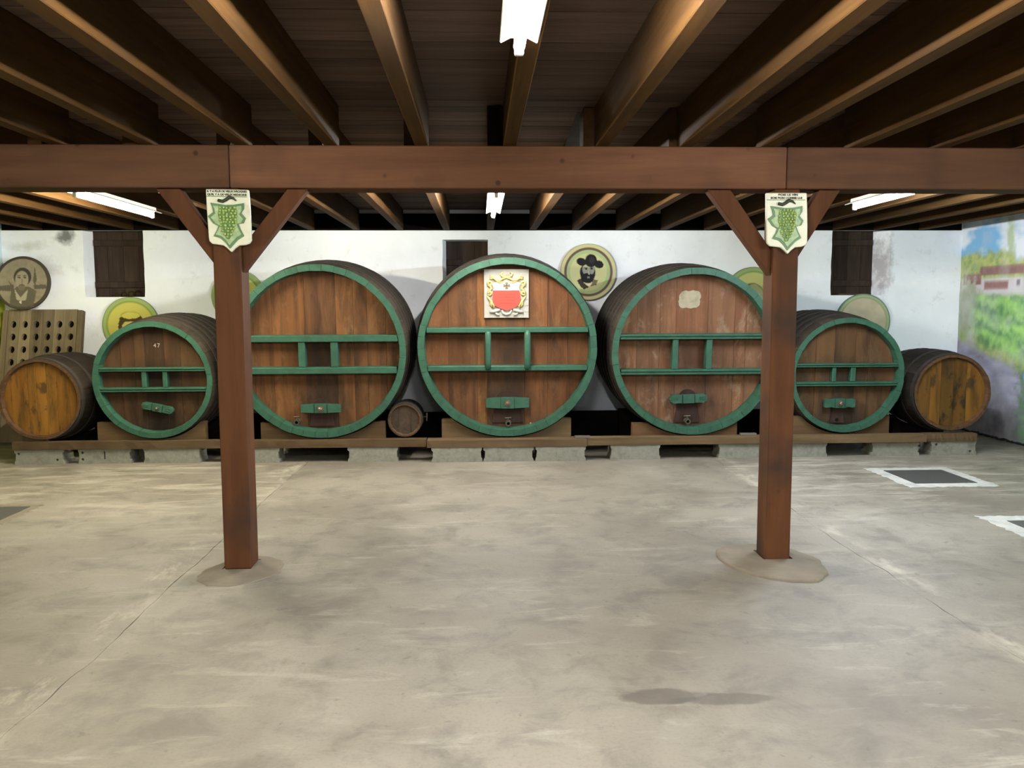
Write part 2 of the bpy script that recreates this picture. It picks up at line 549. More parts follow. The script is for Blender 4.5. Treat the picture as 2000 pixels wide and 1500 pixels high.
# ------------------------------------------------------------------ walls
OPEN = ((-4.86, -4.13, 1.722, ZJ + 0.012, -4.857, -4.13), (-0.454, 0.115, 1.60, 2.422, -0.42, 0.115), (4.485, 5.243, 1.716, ZJ + 0.012, 4.485, 5.15))
YW = 10.78
xs = sorted(set([XL, XR] + [v for o in OPEN for v in o[:2]]))
zs = sorted(set([0.0, ZC] + [v for o in OPEN for v in o[2:4]]))


def fillin(a, step):
    r = []
    for p, q in zip(a, a[1:]):
        k = max(1, int(round((q - p) / step)))
        r += [p + (q - p) * i / k for i in range(k)]
    return r + [a[-1]]


xs, zs = fillin(xs, 0.07), fillin(zs, 0.07)
gx, gz = np.meshgrid(xs, zs, indexing='ij')
gy = YB + (fbm(gx * 0.9, gz * 1.1, 3, 3) - 0.5) * 0.030 + (fbm(gx * 6, gz * 6, 8, 3) - 0.5) * 0.010
wob = (fbm(gx * 0 + 1.3, gz * 7, 21, 3) - 0.5) * 0.03
idx = lambda i, j: i * len(zs) + j
for o in OPEN:     # rough plaster edges of the window openings
    for k in (0, 1):
        i = int(np.argmin(np.abs(np.array(xs) - o[k])))
        sel = (np.array(zs) >= o[2] - 0.001) & (np.array(zs) <= o[3] + 0.001)
        gx[i, sel] += wob[i, sel] * (1 if k == 0 else -1) * 0.5
verts = np.stack([gx, gy, gz], -1).reshape(-1, 3).tolist()
faces = []
for i in range(len(xs) - 1):
    for j in range(len(zs) - 1):
        cx, cz = (xs[i] + xs[i + 1]) / 2, (zs[j] + zs[j + 1]) / 2
        if not any(o[0] < cx < o[1] and o[2] < cz < o[3] for o in OPEN):
            faces.append((idx(i, j), idx(i + 1, j), idx(i + 1, j + 1), idx(i, j + 1)))
wm = MB()
wm.add(verts, faces)
for o in OPEN:     # splayed reveals
    zz = [z for z in zs if o[2] - 1e-6 <= z <= o[3] + 1e-6]
    for xf, xb_ in ((o[0], o[4]), (o[1], o[5])):
        i = int(np.argmin(np.abs(np.array(xs) - xf)))
        js = [zs.index(z) for z in zz]
        vs = [(gx[i, j], gy[i, j], gz[i, j]) for j in js] + [(xb_, YW, zs[j]) for j in js]
        k = len(js)
        wm.add(vs, [(a, a + 1, a + 1 + k, a + k) for a in range(k - 1)])
    for z in (o[2], o[3]):
        j = zs.index(z)
        ii = [i for i, x in enumerate(xs) if o[0] - 1e-6 <= x <= o[1] + 1e-6]
        k = len(ii)
        vs = [(gx[i, j], gy[i, j], z) for i in ii] + [(o[4] + (o[5] - o[4]) * a / (k - 1), YW, z) for a in range(k)]
        wm.add(vs, [(a, a + 1, a + 1 + k, a + k) for a in range(k - 1)])
wb = struct(wm.obj('wall_back', M['plaster'], smooth=False))
wb['label'] = 'rough white plastered wall behind the casks'
struct(MB().box(XL - 0.2, XR + 0.2, YF - 0.15, YF, -0.1, 3.0).obj('wall_front', M['plaster']))


# painted side walls ------------------------------------------------
def mural_right(Y, Z):
    """colour of the painted landscape on the right wall: Y depth, Z height (metres)"""
    c = np.zeros(Y.shape + (3,))
    d = 10.5 - Y
    n1 = fbm(Y * 5, Z * 5, 1, 4)
    n2 = fbm(Y * 16, Z * 16, 5, 3)
    n3 = fbm(Y * 3, Z * 9, 11, 4)
    cloud = np.clip((fbm(Y * 2.2, Z * 4, 31, 4) - 0.40) * 5 + (Z - 2.25) * 2.2 - np.exp(-((d - 0.3) / 0.4) ** 2) * 0.9 * (Z < 2.52), 0, 1)
    sky = srgb_np([110, 178, 224]) * (1 - cloud[..., None]) + srgb_np([226, 232, 238]) * cloud[..., None]
    c[:] = sky
    def lay(mask, a, b, nz):
        m = np.clip(mask, 0, 1)[..., None]
        col = srgb_np(a) * (1 - nz[..., None]) + srgb_np(b) * nz[..., None]
        c[:] = c * (1 - m) + col * m
    # slender pale trees against the sky
    for dd in (0.98, 1.7, 2.5):
        lay((0.10 - np.abs(d - dd) - 0.03 * (Z - 2.2) + (n2 - 0.5) * 0.16) * 14 * (Z < 2.6), [150, 178, 130], [190, 205, 170], n1)
    # wooded hill
    top = 2.20 + 0.10 * np.sin(d * 2.4 + 0.6) + (n1 - 0.5) * 0.25
    lay((top - Z) * 14, [108, 140, 62], [182, 190, 96], np.clip(n2 * 1.5 - 0.25, 0, 1))
    # houses
    def rect(d0, d1, z0, z1, a, b, nz, soft=60):
        lay(np.minimum(np.minimum((d - d0), (d1 - d)), np.minimum(Z - z0, z1 - Z)) * soft, a, b, nz)
    lay(np.minimum(np.minimum(d - 0.0, 3.2 - d), np.minimum(Z - 1.62, 1.92 - Z)) * 60, [176, 170, 172], [205, 202, 205], n1)
    rect(0.06, 0.45, 1.83, 1.985, [104, 62, 58], [140, 88, 78], n2)
    rect(0.40, 2.4, 1.94, 2.06, [104, 64, 62], [146, 96, 86], n2)
    rect(0.50, 0.98, 1.77, 1.88, [108, 66, 60], [144, 90, 82], n2)
    for k in range(5):
        rect(1.12 + k * 0.3, 1.19 + k * 0.3, 1.80, 1.88, [96, 92, 100], [110, 106, 112], n1, 90)
    # grey-green tree at the corner
    lay((0.42 - np.sqrt(((d - 0.15) / 0.9) ** 2 + ((Z - 1.55) / 1.0) ** 2) + (n2 - 0.5) * 0.35) * 7, [122, 132, 104], [176, 182, 160], n1)
    # vineyard
    rows = 0.5 + 0.5 * np.sin((Z * 26 + d * 7.5) + n1 * 7)
    bright = np.clip(0.65 * rows + (n2 - 0.5) * 1.1 + 0.1 + 0.15 * np.clip(d - 0.4, 0, 1), 0, 1)
    vtop = 1.74 + (n1 - 0.5) * 0.10
    vbot = 1.22 - 0.28 * np.clip(d - 0.05, 0, 2.2) + (n1 - 0.5) * 0.2
    lay(np.minimum(np.minimum((vtop - Z) * 18, (Z - vbot) * 9), (d - 0.28 + (n1 - 0.5) * 0.4) * 6), [58, 124, 52], [150, 206, 92], bright)
    # mauve path
    path = np.minimum((vbot - Z) * 9, 1)
    lay(path, [112, 104, 124], [190, 186, 204], np.clip(n3 * 1.6 - 0.3, 0, 1))
    lay((0.70 - 0.12 * d - Z + (n1 - 0.5) * 0.35) * 5, [84, 76, 84], [128, 120, 128], n2)
    # plants and a blue flower at the near end
    lay((0.32 - np.abs(d - 1.5) + (n2 - 0.5) * 0.4) * 6 * (Z < 0.85), [52, 96, 66], [96, 140, 84], n2)
    lay((0.07 - np.sqrt((d - 1.38) ** 2 + (Z - 0.78) ** 2)) * 30, [70, 140, 210], [120, 180, 230], n2)
    soft = np.clip((n1 - 0.42) * 0.7, 0, 0.2)[..., None] + 0.13
    return (c * (1 - soft) + srgb_np([206, 206, 204]) * soft) * 0.9


def mural_left(Y, Z):
    d = 10.5 - Y
    n1 = fbm(Y * 5, Z * 5, 41, 4)
    n2 = fbm(Y * 15, Z * 15, 45, 3)
    c = np.zeros(Y.shape + (3,))
    c[:] = srgb_np([178, 200, 214])
    def lay(mask, a, b, nz):
        m = np.clip(mask, 0, 1)[..., None]
        c[:] = c * (1 - m) + (srgb_np(a) * (1 - nz[..., None]) + srgb_np(b) * nz[..., None]) * m
    lay((2.15 + (n1 - 0.5) * 0.3 - Z) * 10, [120, 150, 80], [196, 200, 120], n2)
    lay((1.75 + (n1 - 0.5) * 0.25 - Z) * 9, [110, 134, 40], [206, 200, 60], np.clip(n2 * 1.5 - 0.2, 0, 1))
    lay((0.75 + (n1 - 0.5) * 0.3 - Z) * 7, [92, 90, 70], [140, 130, 104], n2)
    return c


def side_wall(name, x, fun, outward):
    yy = fillin([YF, 6.0, 8.6, YB], 0.5)
    yy = [y for y in yy if y < 6.0] + list(np.arange(6.0, 8.6, 0.04)) + list(np.arange(8.6, YB, 0.016)) + [YB + 0.02]
    zz = list(np.arange(0, 2.62, 0.022)) + [2.62, ZC + 0.02]
    Yg, Zg = np.meshgrid(yy, zz, indexing='ij')
    Xg = x + (fbm(Yg * 1.0, Zg * 1.2, 51, 3) - 0.5) * 0.02
    k = len(zz)
    vs = np.stack([Xg, Yg, Zg], -1).reshape(-1, 3)
    ii, jj = np.meshgrid(np.arange(len(yy) - 1), np.arange(k - 1), indexing='ij')
    a = (ii * k + jj).ravel()
    q = np.stack([a, a + k, a + k + 1, a + 1], -1)
    if outward > 0:
        q = q[:, ::-1]
    me = bpy.data.meshes.new(name)
    me.from_pydata(vs.tolist(), [], q.tolist())
    me.materials.append(M['mural'])
    set_paint(me, np.clip(fun(Yg, Zg), 0, 1).reshape(-1, 3))
    return struct(put(name, me))


wr = side_wall('wall_right', XR, mural_right, 1)
wr['label'] = 'side wall painted with a vineyard landscape mural'
wl = side_wall('wall_left', XL, mural_left, -1)
wl['label'] = 'side wall painted yellow and green'

# ------------------------------------------------------------------ ceiling deck of boards across the joists
ce = struct(MB().box(XL - 0.2, XR + 0.2, YF - 0.15, YW + 0.2, ZC + 0.024, ZC + 0.12).obj('ceiling', M['deck_back']))
ce['label'] = 'dark board deck on joists'
bw = 0.135
nb = int((YB - YF) / bw) + 1
bm_me = MB().box(XL, XR, 0.002, bw - 0.003, 0.0, 0.022).mesh('plank', M['deck'])
for i in range(nb):
    k = random.uniform(0.7, 1.15)
    put('plank', bm_me, ce, (0, YF + i * bw, ZC + random.uniform(0, 0.003)), color=(k, k, k))


# ------------------------------------------------------------------ joists
def ordinal(i):
    return ('first', 'second', 'third', 'fourth', 'fifth', 'sixth', 'seventh', 'eighth', 'ninth', 'tenth', 'eleventh', 'twelfth')[i - 1]


FRONT = [-5.60, -5.08, -4.55, -4.03, -3.50, -2.98, -2.45, -1.93, -1.38, -0.865, -0.335, 0.19, 0.735, 1.245, 1.73, 2.27, 2.80, 3.33, 3.86, 4.39, 4.92, 5.45, 5.95]
BACK = [-5.36, -4.81, -4.26, -3.715, -3.165, -2.615, -2.065, -1.515, -0.973, -0.405, 0.14, 0.68, 1.20, 1.76, 2.32, 2.87, 3.42, 3.97, 4.51, 5.05, 5.62]
for rowx, ya, yb_, ref, where, grp in ((FRONT, YF + 0.01, 5.108, 0.19, 'in front of', 'ceiling joists in front of the crossbeam'), (BACK, 5.112, YB - 0.03, 0.14, 'behind', 'ceiling joists behind the crossbeam')):
    c = rowx.index(ref)
    for i, x in enumerate(rowx):
        w = 0.04 + random.uniform(-0.002, 0.003)
        sk = random.uniform(-0.006, 0.006)
        me = MB().add([(-w, ya, 0), (w, ya, 0), (w, ya, ZC - ZJ - 0.001), (-w, ya, ZC - ZJ - 0.001), (-w + sk, yb_, 0), (w + sk, yb_, 0), (w + sk, yb_, ZC - ZJ - 0.001), (-w + sk, yb_, ZC - ZJ - 0.001)],
                      [(0, 1, 2, 3), (7, 6, 5, 4), (0, 4, 5, 1), (1, 5, 6, 2), (2, 6, 7, 3), (3, 7, 4, 0)]).mesh('ceiling_joist', M['joist'], bevel=0.004)
        o = put('ceiling_joist', me, None, (x, 0, ZJ))
        if i == c:
            lab = 'brown ceiling joist %s the crossbeam, carrying the middle tube lamp' % where
        else:
            lab = 'brown joist %s the crossbeam, %s to the %s of the middle tube lamp' % (where, ordinal(abs(i - c)), 'left' if i < c else 'right')
        tag(o, lab, 'joist', grp)
# short boards wedged between the joists over the crossbeam
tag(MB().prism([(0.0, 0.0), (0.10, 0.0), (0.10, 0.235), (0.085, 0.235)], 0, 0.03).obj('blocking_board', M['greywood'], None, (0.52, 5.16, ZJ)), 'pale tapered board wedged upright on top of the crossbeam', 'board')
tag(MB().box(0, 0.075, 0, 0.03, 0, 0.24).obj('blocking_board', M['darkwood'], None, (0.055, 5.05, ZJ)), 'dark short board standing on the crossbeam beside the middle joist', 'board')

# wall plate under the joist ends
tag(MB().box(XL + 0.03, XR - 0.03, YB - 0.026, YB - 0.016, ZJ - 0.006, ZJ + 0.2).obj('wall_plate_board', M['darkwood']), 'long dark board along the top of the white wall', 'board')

# ------------------------------------------------------------------ crossbeam and posts
BY0, BY1, BZ0, BZ1 = 5.0, 5.22, 2.292, 2.538
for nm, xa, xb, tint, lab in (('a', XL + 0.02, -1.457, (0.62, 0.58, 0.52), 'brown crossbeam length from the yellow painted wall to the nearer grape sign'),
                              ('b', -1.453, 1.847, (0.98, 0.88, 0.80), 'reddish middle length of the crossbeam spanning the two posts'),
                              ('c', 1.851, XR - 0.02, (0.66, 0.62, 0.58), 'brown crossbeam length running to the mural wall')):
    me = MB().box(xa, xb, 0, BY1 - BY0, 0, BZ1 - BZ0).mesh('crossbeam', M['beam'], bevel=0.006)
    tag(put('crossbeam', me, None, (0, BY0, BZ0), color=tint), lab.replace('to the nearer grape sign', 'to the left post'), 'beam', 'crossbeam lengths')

for x0, x1, lab, br in ((-1.567, -1.405, 'square brown left post under the grape sign with two full lines of writing',
                         ([(-1.895, 2.291), (-1.567, 1.845), (-1.567, 2.0), (-1.756, 2.291)], [(-1.405, 1.80), (-1.01, 2.291), (-1.13, 2.291), (-1.405, 1.95)])),
                        (1.779, 1.935, 'square brown right post on a raised round concrete pad, dark stained lower down',
                         ([(1.382, 2.291), (1.779, 1.775), (1.779, 1.93), (1.522, 2.291)], [(1.935, 1.87), (2.196, 2.291), (2.067, 2.291), (1.935, 2.08)]))):
    root = empty('wooden_post', ((x0 + x1) / 2, 5.085, 0), lab, 'post')
    cx = (x0 + x1) / 2
    MB().box(x0 - cx, x1 - cx, -0.08, 0.09, 0.0, 2.29).obj('shaft', M['post'], root, bevel=0.006)
    for pts in br:
        MB().prism([(p[0] - cx, p[1]) for p in pts], -0.045, 0.04).obj('brace', M['post'], root, bevel=0.004)

# ------------------------------------------------------------------ fluorescent tube lamps under the joists
M['tube_f'] = emit('tube_front', FRNT, TUBE * 1.3)
M['tube_w'], M['tube_n'], M['tube_c'] = emit('tube_warm', WARM, TUBE * 1.12), emit('tube_neutral', NEUT, TUBE * 1.15), emit('tube_cool', COOL, TUBE * 1.2)


def tube_lamp(x, ya, yb_, m, lab, grp='fluorescent tube lamps', ww=0.085):
    r = empty('tube_lamp', (x, (ya + yb_) / 2, ZJ), lab, 'lamp', grp)
    L = (yb_ - ya) / 2
    h = MB()
    prof = [(-0.03, -0.002), (-0.034, -0.03), (-ww, -0.052), (-ww + 0.004, -0.056), (-0.03, -0.04), (0.03, -0.04), (ww - 0.004, -0.056), (ww, -0.052), (0.034, -0.03), (0.03, -0.002)]
    h.prism(prof, -L, L)
    h.obj('housing', M['enamel'], r)
    MB().tube([(0, -L + 0.03, -0.075), (0, L - 0.03, -0.075)], 0.019, 14).obj('tube', m, r, smooth=False)
    for y in (-L, L - 0.028):
        MB().box(-0.016, 0.016, y, y + 0.028, -0.1, -0.04).obj('lamp_holder', M['enamel'], r, bevel=0.004)
    return r


tube_lamp(0.14, 1.37, 2.9, M['tube_f'], 'lit tube lamp on the middle joist in front of the crossbeam', ww=0.065)
tube_lamp(0.14, 6.6, 8.13, M['tube_n'], 'lit tube lamp hanging behind the crossbeam above the middle cask', ww=0.07)
tube_lamp(-3.10, 6.6, 8.15, M['tube_w'], 'warm lit tube lamp behind the crossbeam, beside the braced post on the left')
tube_lamp(3.36, 5.9, 7.42, M['tube_c'], 'cool white lit tube lamp behind the crossbeam near the mural')
tube_lamp(-3.50, 1.3, 2.83, M['tube_w'], 'added unseen tube lamp on the yellow wall side, out of the picture', 'added tube lamps outside the picture')  # this and the next three: unseen lamps added to brighten the near floor
tube_lamp(3.86, 1.3, 2.83, M['tube_f'], 'added unseen tube lamp on the mural side, out of the picture', 'added tube lamps outside the picture')
tube_lamp(0.14, -2.2, -0.67, M['tube_f'], 'added unseen tube lamp behind the viewer, middle', 'added tube lamps outside the picture')
tube_lamp(3.86, -2.2, -0.67, M['tube_f'], 'added unseen tube lamp behind the viewer on the mural side', 'added tube lamps outside the picture')

# ------------------------------------------------------------------ shuttered windows in the wall
for k, (o, cols) in enumerate(zip(OPEN, (4, 3, 4))):
    x0, x1, z0, z1 = o[4] - 0.02, o[5] + 0.02, o[2] - 0.02, o[3] + 0.02
    w = struct(empty('window_%d' % (k + 1), ((x0 + x1) / 2, YW, z0)))
    w['label'] = ('window above the yellow portrait lid, closed by dark shutter', 'small window behind the middle cask, closed by dark boards', 'window near the mural, closed by dark shutter with battens')[k]
    W2, H2 = (x1 - x0) / 2, z1 - z0
    cw = 2 * W2 / cols
    for c in range(cols):
        t = random.uniform(0.75, 1.1)
        put('shutter_board', MB().box(-W2 + c * cw + 0.002, -W2 + (c + 1) * cw - 0.002, 0.0, 0.03, 0, H2).mesh('shutter_board', M['shutter']), w, (0, random.uniform(0, 0.004), 0), color=(t, t, t))
    for zf in ((0.16, 0.76) if k != 1 else (0.62,)):
        put('batten', MB().box(-W2 + 0.03, W2 - 0.03, -0.03, -0.001, H2 * zf, H2 * zf + 0.075).mesh('batten', M['shutter'], bevel=0.004), w, color=(0.8, 0.8, 0.8))
    if k == 2:
        put('sill_strip', MB().box(-0.20, 0.22, -0.24, -0.2, 0.022, 0.042).mesh('sill_strip', M['plank']), w, color=(1.1, 1.1, 1.1))
    if k == 0:
        for q in range(4):
            put('stone_chip', MB().ball((0, 0, 0), 0.03 + 0.008 * q, 7, 5).mesh('stone_chip', M['cradle']), w, (-0.05 + 0.09 * q, -0.12, 0.045 + 0.004 * q), color=(0.5, 0.5, 0.45))


# ------------------------------------------------------------------ casks
def radius(R, L, bulge, y):
    t = y / L
    return R * (1 + bulge * 4 * t * (1 - t))


def stave_piece(R, L, bulge, n, y0, y1, seg, th0, th1, gap=0.012):
    a = math.pi / n * (1 - gap)
    m = MB()
    vs, fs, mi = [], [], []
    for i in range(seg + 1):
        y = y0 + (y1 - y0) * i / seg
        r = radius(R, L, bulge, y)
        th = th0 + (th1 - th0) * i / seg
        for an in (-a, 0, a):
            vs.append((r * math.sin(an), y, r * math.cos(an)))
        for an in (a, -a):
            vs.append(((r - th) * math.sin(an), y, (r - th) * math.cos(an)))
    for i in range(seg):
        b, c = 5 * i, 5 * (i + 1)
        for k in range(5):
            k2 = (k + 1) % 5
            fs.append((b + k, b + k2, c + k2, c + k))
            mi.append(1 if k in (0, 1) else 0)
    fs += [(4, 3, 2, 1, 0), tuple(5 * seg + k for k in range(5))]
    mi += [0, 0]
    m.add(vs, fs, mi)
    return m


def cask(name, cx, y, zb, R, L, n, label, cat, head, edges, tints, rec=0.10, th=0.075, bulge=0.08, green=True, hoops=(0.16, 0.27, 0.39, 0.52, 0.64, 0.90), stave_tint=1.0, group=None, rotz=0.0, tilt=0.0):
    root = empty(name, (cx, y, zb), label, cat, group, (math.radians(tilt), 0, rotz))
    body = stave_piece(R, L, bulge, n, rec, L, 8, th + 0.012, th * 0.8).mesh('stave', [M['stave'], M['stave']])
    end = stave_piece(R, L, bulge, n, 0.0, rec - 0.0005, 1, th * 0.86, th + 0.012).mesh('stave_end', [M['green'] if green else M['chime'], M['stave']])
    for k in range(n):
        ang = 2 * math.pi * k / n
        t = random.uniform(0.78, 1.12) * stave_tint
        st = put('stave', body, root, (0, 0, R), (0, ang, 0), (t, t * 0.98, t * 0.96))
        se = put('stave_end', end, st, (0, random.uniform(-0.0025, 0.0025), random.uniform(-0.002, 0.002)), color=(t, t * 0.98, t * 0.96))
    for h in hoops:
        y0, wd = h * L, 0.028 if R > 0.5 else 0.022
        m = MB()
        vs, fs = [], []
        N = 64
        for k in range(N):
            an = 2 * math.pi * k / N
            for yy, dr in ((y0 - wd, 0.001), (y0 - wd, 0.005), (y0 + wd, 0.005), (y0 + wd, 0.001)):
                r = radius(R, L, bulge, yy) + dr
                vs.append((r * math.sin(an), yy, r * math.cos(an)))
            k2 = (k + 1) % N
            fs += [(4 * k + j, 4 * k + j + 1, 4 * k2 + j + 1, 4 * k2 + j) for j in range(3)]
        m.add(vs, fs)
        put('hoop', m.mesh('hoop', M['iron']), root, (0, 0, R))
    Rh = radius(R, L, bulge, rec) - th - 0.006
    eds = [-Rh] + list(edges) + [Rh]
    for x0, x1, t in zip(eds, eds[1:], tints):
        g = 0.0012
        xa, xb = max(x0 + g, -Rh * 0.999), min(x1 - g, Rh * 0.999)
        xx = np.linspace(xa, xb, 6)
        pts = [(v, -math.sqrt(max(Rh * Rh - v * v, 1e-6))) for v in xx] + [(v, math.sqrt(max(Rh * Rh - v * v, 1e-6))) for v in xx[::-1]]
        put('head_board', MB().prism(pts, rec + 0.001, rec + 0.04).mesh('head_board', head), root, (0, random.uniform(0, 0.0025), R), color=t)
    bk = MB()
    rb = radius(R, L, bulge, L - 0.06) - th
    bk.prism([(rb * math.cos(2 * math.pi * k / 40), rb * math.sin(2 * math.pi * k / 40)) for k in range(40)], L - 0.09, L - 0.05)
    put('back_head', bk.mesh('back_head', M['stave']), root, (0, 0, R))
    return root, Rh


def rails(root, R, Rh, zs_, ups, rec, style='flat'):
    """green cross rails and the two uprights between them; zs_ relative to the axis: ((z0,z1) upper, (z0,z1) lower)"""
    for z0, z1 in zs_:
        zc = max(abs(z0), abs(z1))
        c = math.sqrt((Rh + 0.002) ** 2 - zc * zc)
        m = MB()
        if style == 'grooved':
            h = z1 - z0
            m.add([(s * c, yy, zz) for s in (-1, 1) for yy, zz in ((rec - 0.001, z0), (0.012, z0), (0.004, z0 + 0.1 * h), (0.004, z0 + 0.34 * h), (0.018, z0 + 0.42 * h), (0.018, z0 + 0.58 * h), (0.004, z0 + 0.66 * h), (0.004, z0 + 0.9 * h), (0.012, z1), (rec - 0.001, z1))],
                  [tuple(range(10)), tuple(range(19, 9, -1))] + [(i, i + 10, (i + 1) % 10 + 10, (i + 1) % 10) for i in range(10)])
            m.obj('rail', M['green'], root, (0, 0, R))
        else:
            m.box(-c, c, 0.006, rec - 0.001, z0, z1)
            m.obj('rail', M['green'], root, (0, 0, R), bevel=0.006)
    zt, zb = zs_[0][0], zs_[1][1]
    for x0, x1 in ups:
        m = MB()
        if style == 'round':
            xm, rr = (x0 + x1) / 2, (x1 - x0) / 2
            m.tube([(xm, 0.0, zb - 0.035), (xm, -0.004, zb - 0.02), (xm, -0.012, zb + 0.03), (xm, -0.02, (zt + zb) / 2), (xm, -0.012, zt - 0.03), (xm, -0.004, zt + 0.005), (xm, 0.004, zt + 0.018)],
                   [rr * 0.55, rr * 0.9, rr, rr, rr, rr * 0.9, rr * 0.55], 12)
            m.obj('upright', M['green'], root, (0, 0, R), smooth=True)
        else:
            m.box(x0, x1, 0.016, rec - 0.001, zb + 0.0005, zt - 0.0005)
            m.obj('upright', M['green'], root, (0, 0, R), bevel=0.005)


def hatch(root, R, cx, zt, zb, w, rec, wt=None):
    """arched door plug at the foot of the head"""
    wt = wt or w * 0.82
    pts = [(cx - w / 2, zb), (cx + w / 2, zb), (cx + wt / 2, zt - wt / 2)]
    pts += [(cx + wt / 2 * math.cos(a), zt - wt / 2 + wt / 2 * math.sin(a)) for a in np.linspace(0.2, math.pi - 0.2, 10)]
    pts += [(cx - wt / 2, zt - wt / 2)]
    MB().prism(pts, rec - 0.012, rec + 0.0005).obj('hatch', M['hatch'], root, (0, 0, R), bevel=0.003)


def hatch_bar(root, R, cx, zc, w, h, rec, style='square', tilt=0.0, bolt=True):
    m = MB()
    c = w * 0.15
    m.box(-c, c, -0.03, 0.02, -h * 0.5, h * 0.5)
    m.box(-c - 0.008, c + 0.008, -0.018, 0.02, -h * 0.47, h * 0.47)
    for s in (-1, 1):
        x0, x1 = s * (c + 0.008), s * w / 2
        if style == 'square':
            pts = [(x0, -h * 0.5), (x1, -h * 0.42), (x1, h * 0.42), (x0, h * 0.5)]
        elif style == 'wavy':
            pts = [(x0, -h * 0.5)] + [(x0 + (x1 - x0) * t, -h * (0.44 + 0.05 * math.cos(t * 9))) for t in (0.25, 0.5, 0.75, 1)] + [(x0 + (x1 - x0) * t, h * (0.44 + 0.05 * math.cos(t * 9))) for t in (1, 0.75, 0.5, 0.25)] + [(x0, h * 0.5)]
        else:
            xm = x0 + (x1 - x0) * 0.72
            pts = [(x0, -h * 0.48), (xm, -h * 0.5), (x0 + (x1 - x0) * 0.9, -h * 0.28), (x1, -h * 0.05), (x1, h * 0.12), (x0 + (x1 - x0) * 0.9, h * 0.34), (xm, h * 0.5), (x0, h * 0.48)]
        if s < 0:
            pts = pts[::-1]
        m.prism(pts, -0.024, 0.016)
        if style == 'leaf':
            for q in (-0.3, -0.1, 0.1, 0.3):
                m.tube([(x0 + (x1 - x0) * 0.35, -0.025, q * h * 0.4), (x0 + (x1 - x0) * 0.92, -0.025, q * h * 1.0)], 0.004, 5)
    b = m.obj('hatch_bar', M['green'], root, (cx, rec - 0.045, R + zc), (0, tilt, 0))
    if bolt:
        k = MB()
        k.tube([(0, -0.031, 0), (0, -0.036, 0)], 0.032 if h > 0.08 else 0.02, 10)
        k.tube([(0, -0.036, 0), (0, -0.062, 0), (0, -0.068, 0)], [0.019, 0.019, 0.011] if h > 0.08 else [0.014, 0.014, 0.008], 8)
        k.obj('bolt', M['bolt'], b)
    return b


def tap(root, R, cx, zc, rec, handle=True):
    m = MB()
    t = MB()
    seg = 12
    vs, fs = [], []
    prof = [(0.032, 0.0), (0.032, -0.012), (0.024, -0.014), (0.024, -0.05), (0.029, -0.052), (0.029, -0.075), (0.017, -0.075), (0.017, -0.03)]
    for r, yy in prof:
        for k in range(seg):
            a = 2 * math.pi * k / seg
            vs.append((r * math.cos(a), yy, r * math.sin(a)))
    for i in range(len(prof) - 1):
        for k in range(seg):
            k2 = (k + 1) % seg
            fs.append((i * seg + k, i * seg + k2, (i + 1) * seg + k2, (i + 1) * seg + k))
    m.add(vs, fs)
    o = m.obj('tap', M['metal'], root, (cx, rec, R + zc), fix=False)
    t.tube([(0, -0.031, 0), (0, -0.0305, 0)], 0.0168, 12)
    t.obj('tap_mouth', M['black'], o)
    if handle:
        k = MB()
        k.tube([(0, -0.035, 0.02), (0, -0.035, 0.052)], 0.009, 8)
        k.tube([(-0.034, -0.035, 0.054), (0.034, -0.035, 0.056)], [0.006, 0.008], 8)
        k.obj('tap_handle', M['metal'], o)
    return o


def tone(r, g, b):
    return (r, g, b)


YC = 8.55
# large cask behind the post on the left
R = 0.889
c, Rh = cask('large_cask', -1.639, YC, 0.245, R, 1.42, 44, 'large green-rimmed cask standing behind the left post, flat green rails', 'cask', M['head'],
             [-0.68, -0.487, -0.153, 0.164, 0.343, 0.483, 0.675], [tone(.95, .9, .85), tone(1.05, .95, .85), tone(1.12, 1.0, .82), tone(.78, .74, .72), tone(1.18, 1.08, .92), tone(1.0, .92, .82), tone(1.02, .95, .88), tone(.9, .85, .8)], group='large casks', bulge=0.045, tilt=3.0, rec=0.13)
rails(c, R, Rh, ((0.103, 0.17), (-0.225, -0.157)), ((-0.208, -0.140), (0.119, 0.192)), 0.13)
hatch(c, R, -0.01, -0.495, -0.79, 0.26, 0.13)
hatch_bar(c, R, -0.009, -0.592, 0.41, 0.094, 0.13)
tap(c, R, -0.262, -0.737, 0.13)

# middle cask
R = 0.922
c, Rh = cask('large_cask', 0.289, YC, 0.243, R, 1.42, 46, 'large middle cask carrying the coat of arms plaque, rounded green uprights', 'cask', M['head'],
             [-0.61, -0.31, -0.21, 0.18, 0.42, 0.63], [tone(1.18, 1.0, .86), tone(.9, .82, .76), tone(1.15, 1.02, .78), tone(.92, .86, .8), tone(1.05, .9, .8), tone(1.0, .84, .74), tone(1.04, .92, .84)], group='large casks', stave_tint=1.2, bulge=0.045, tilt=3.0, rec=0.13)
rails(c, R, Rh, ((0.159, 0.211), (-0.236, -0.183)), ((-0.233, -0.170), (0.168, 0.237)), 0.13, 'round')
hatch(c, R, 0.0, -0.455, -0.80, 0.33, 0.13, 0.25)
hatch_bar(c, R, -0.001, -0.58, 0.452, 0.115, 0.13)
tap(c, R, 0.006, -0.798, 0.13)
mb = MB().tube([(0, 0, 0), (0, -0.02, 0), (0, -0.026, 0)], [0.016, 0.016, 0.009], 8).obj('stud', M['bolt'], c, (0.246, 0.13, R - 0.815))
CEN = c

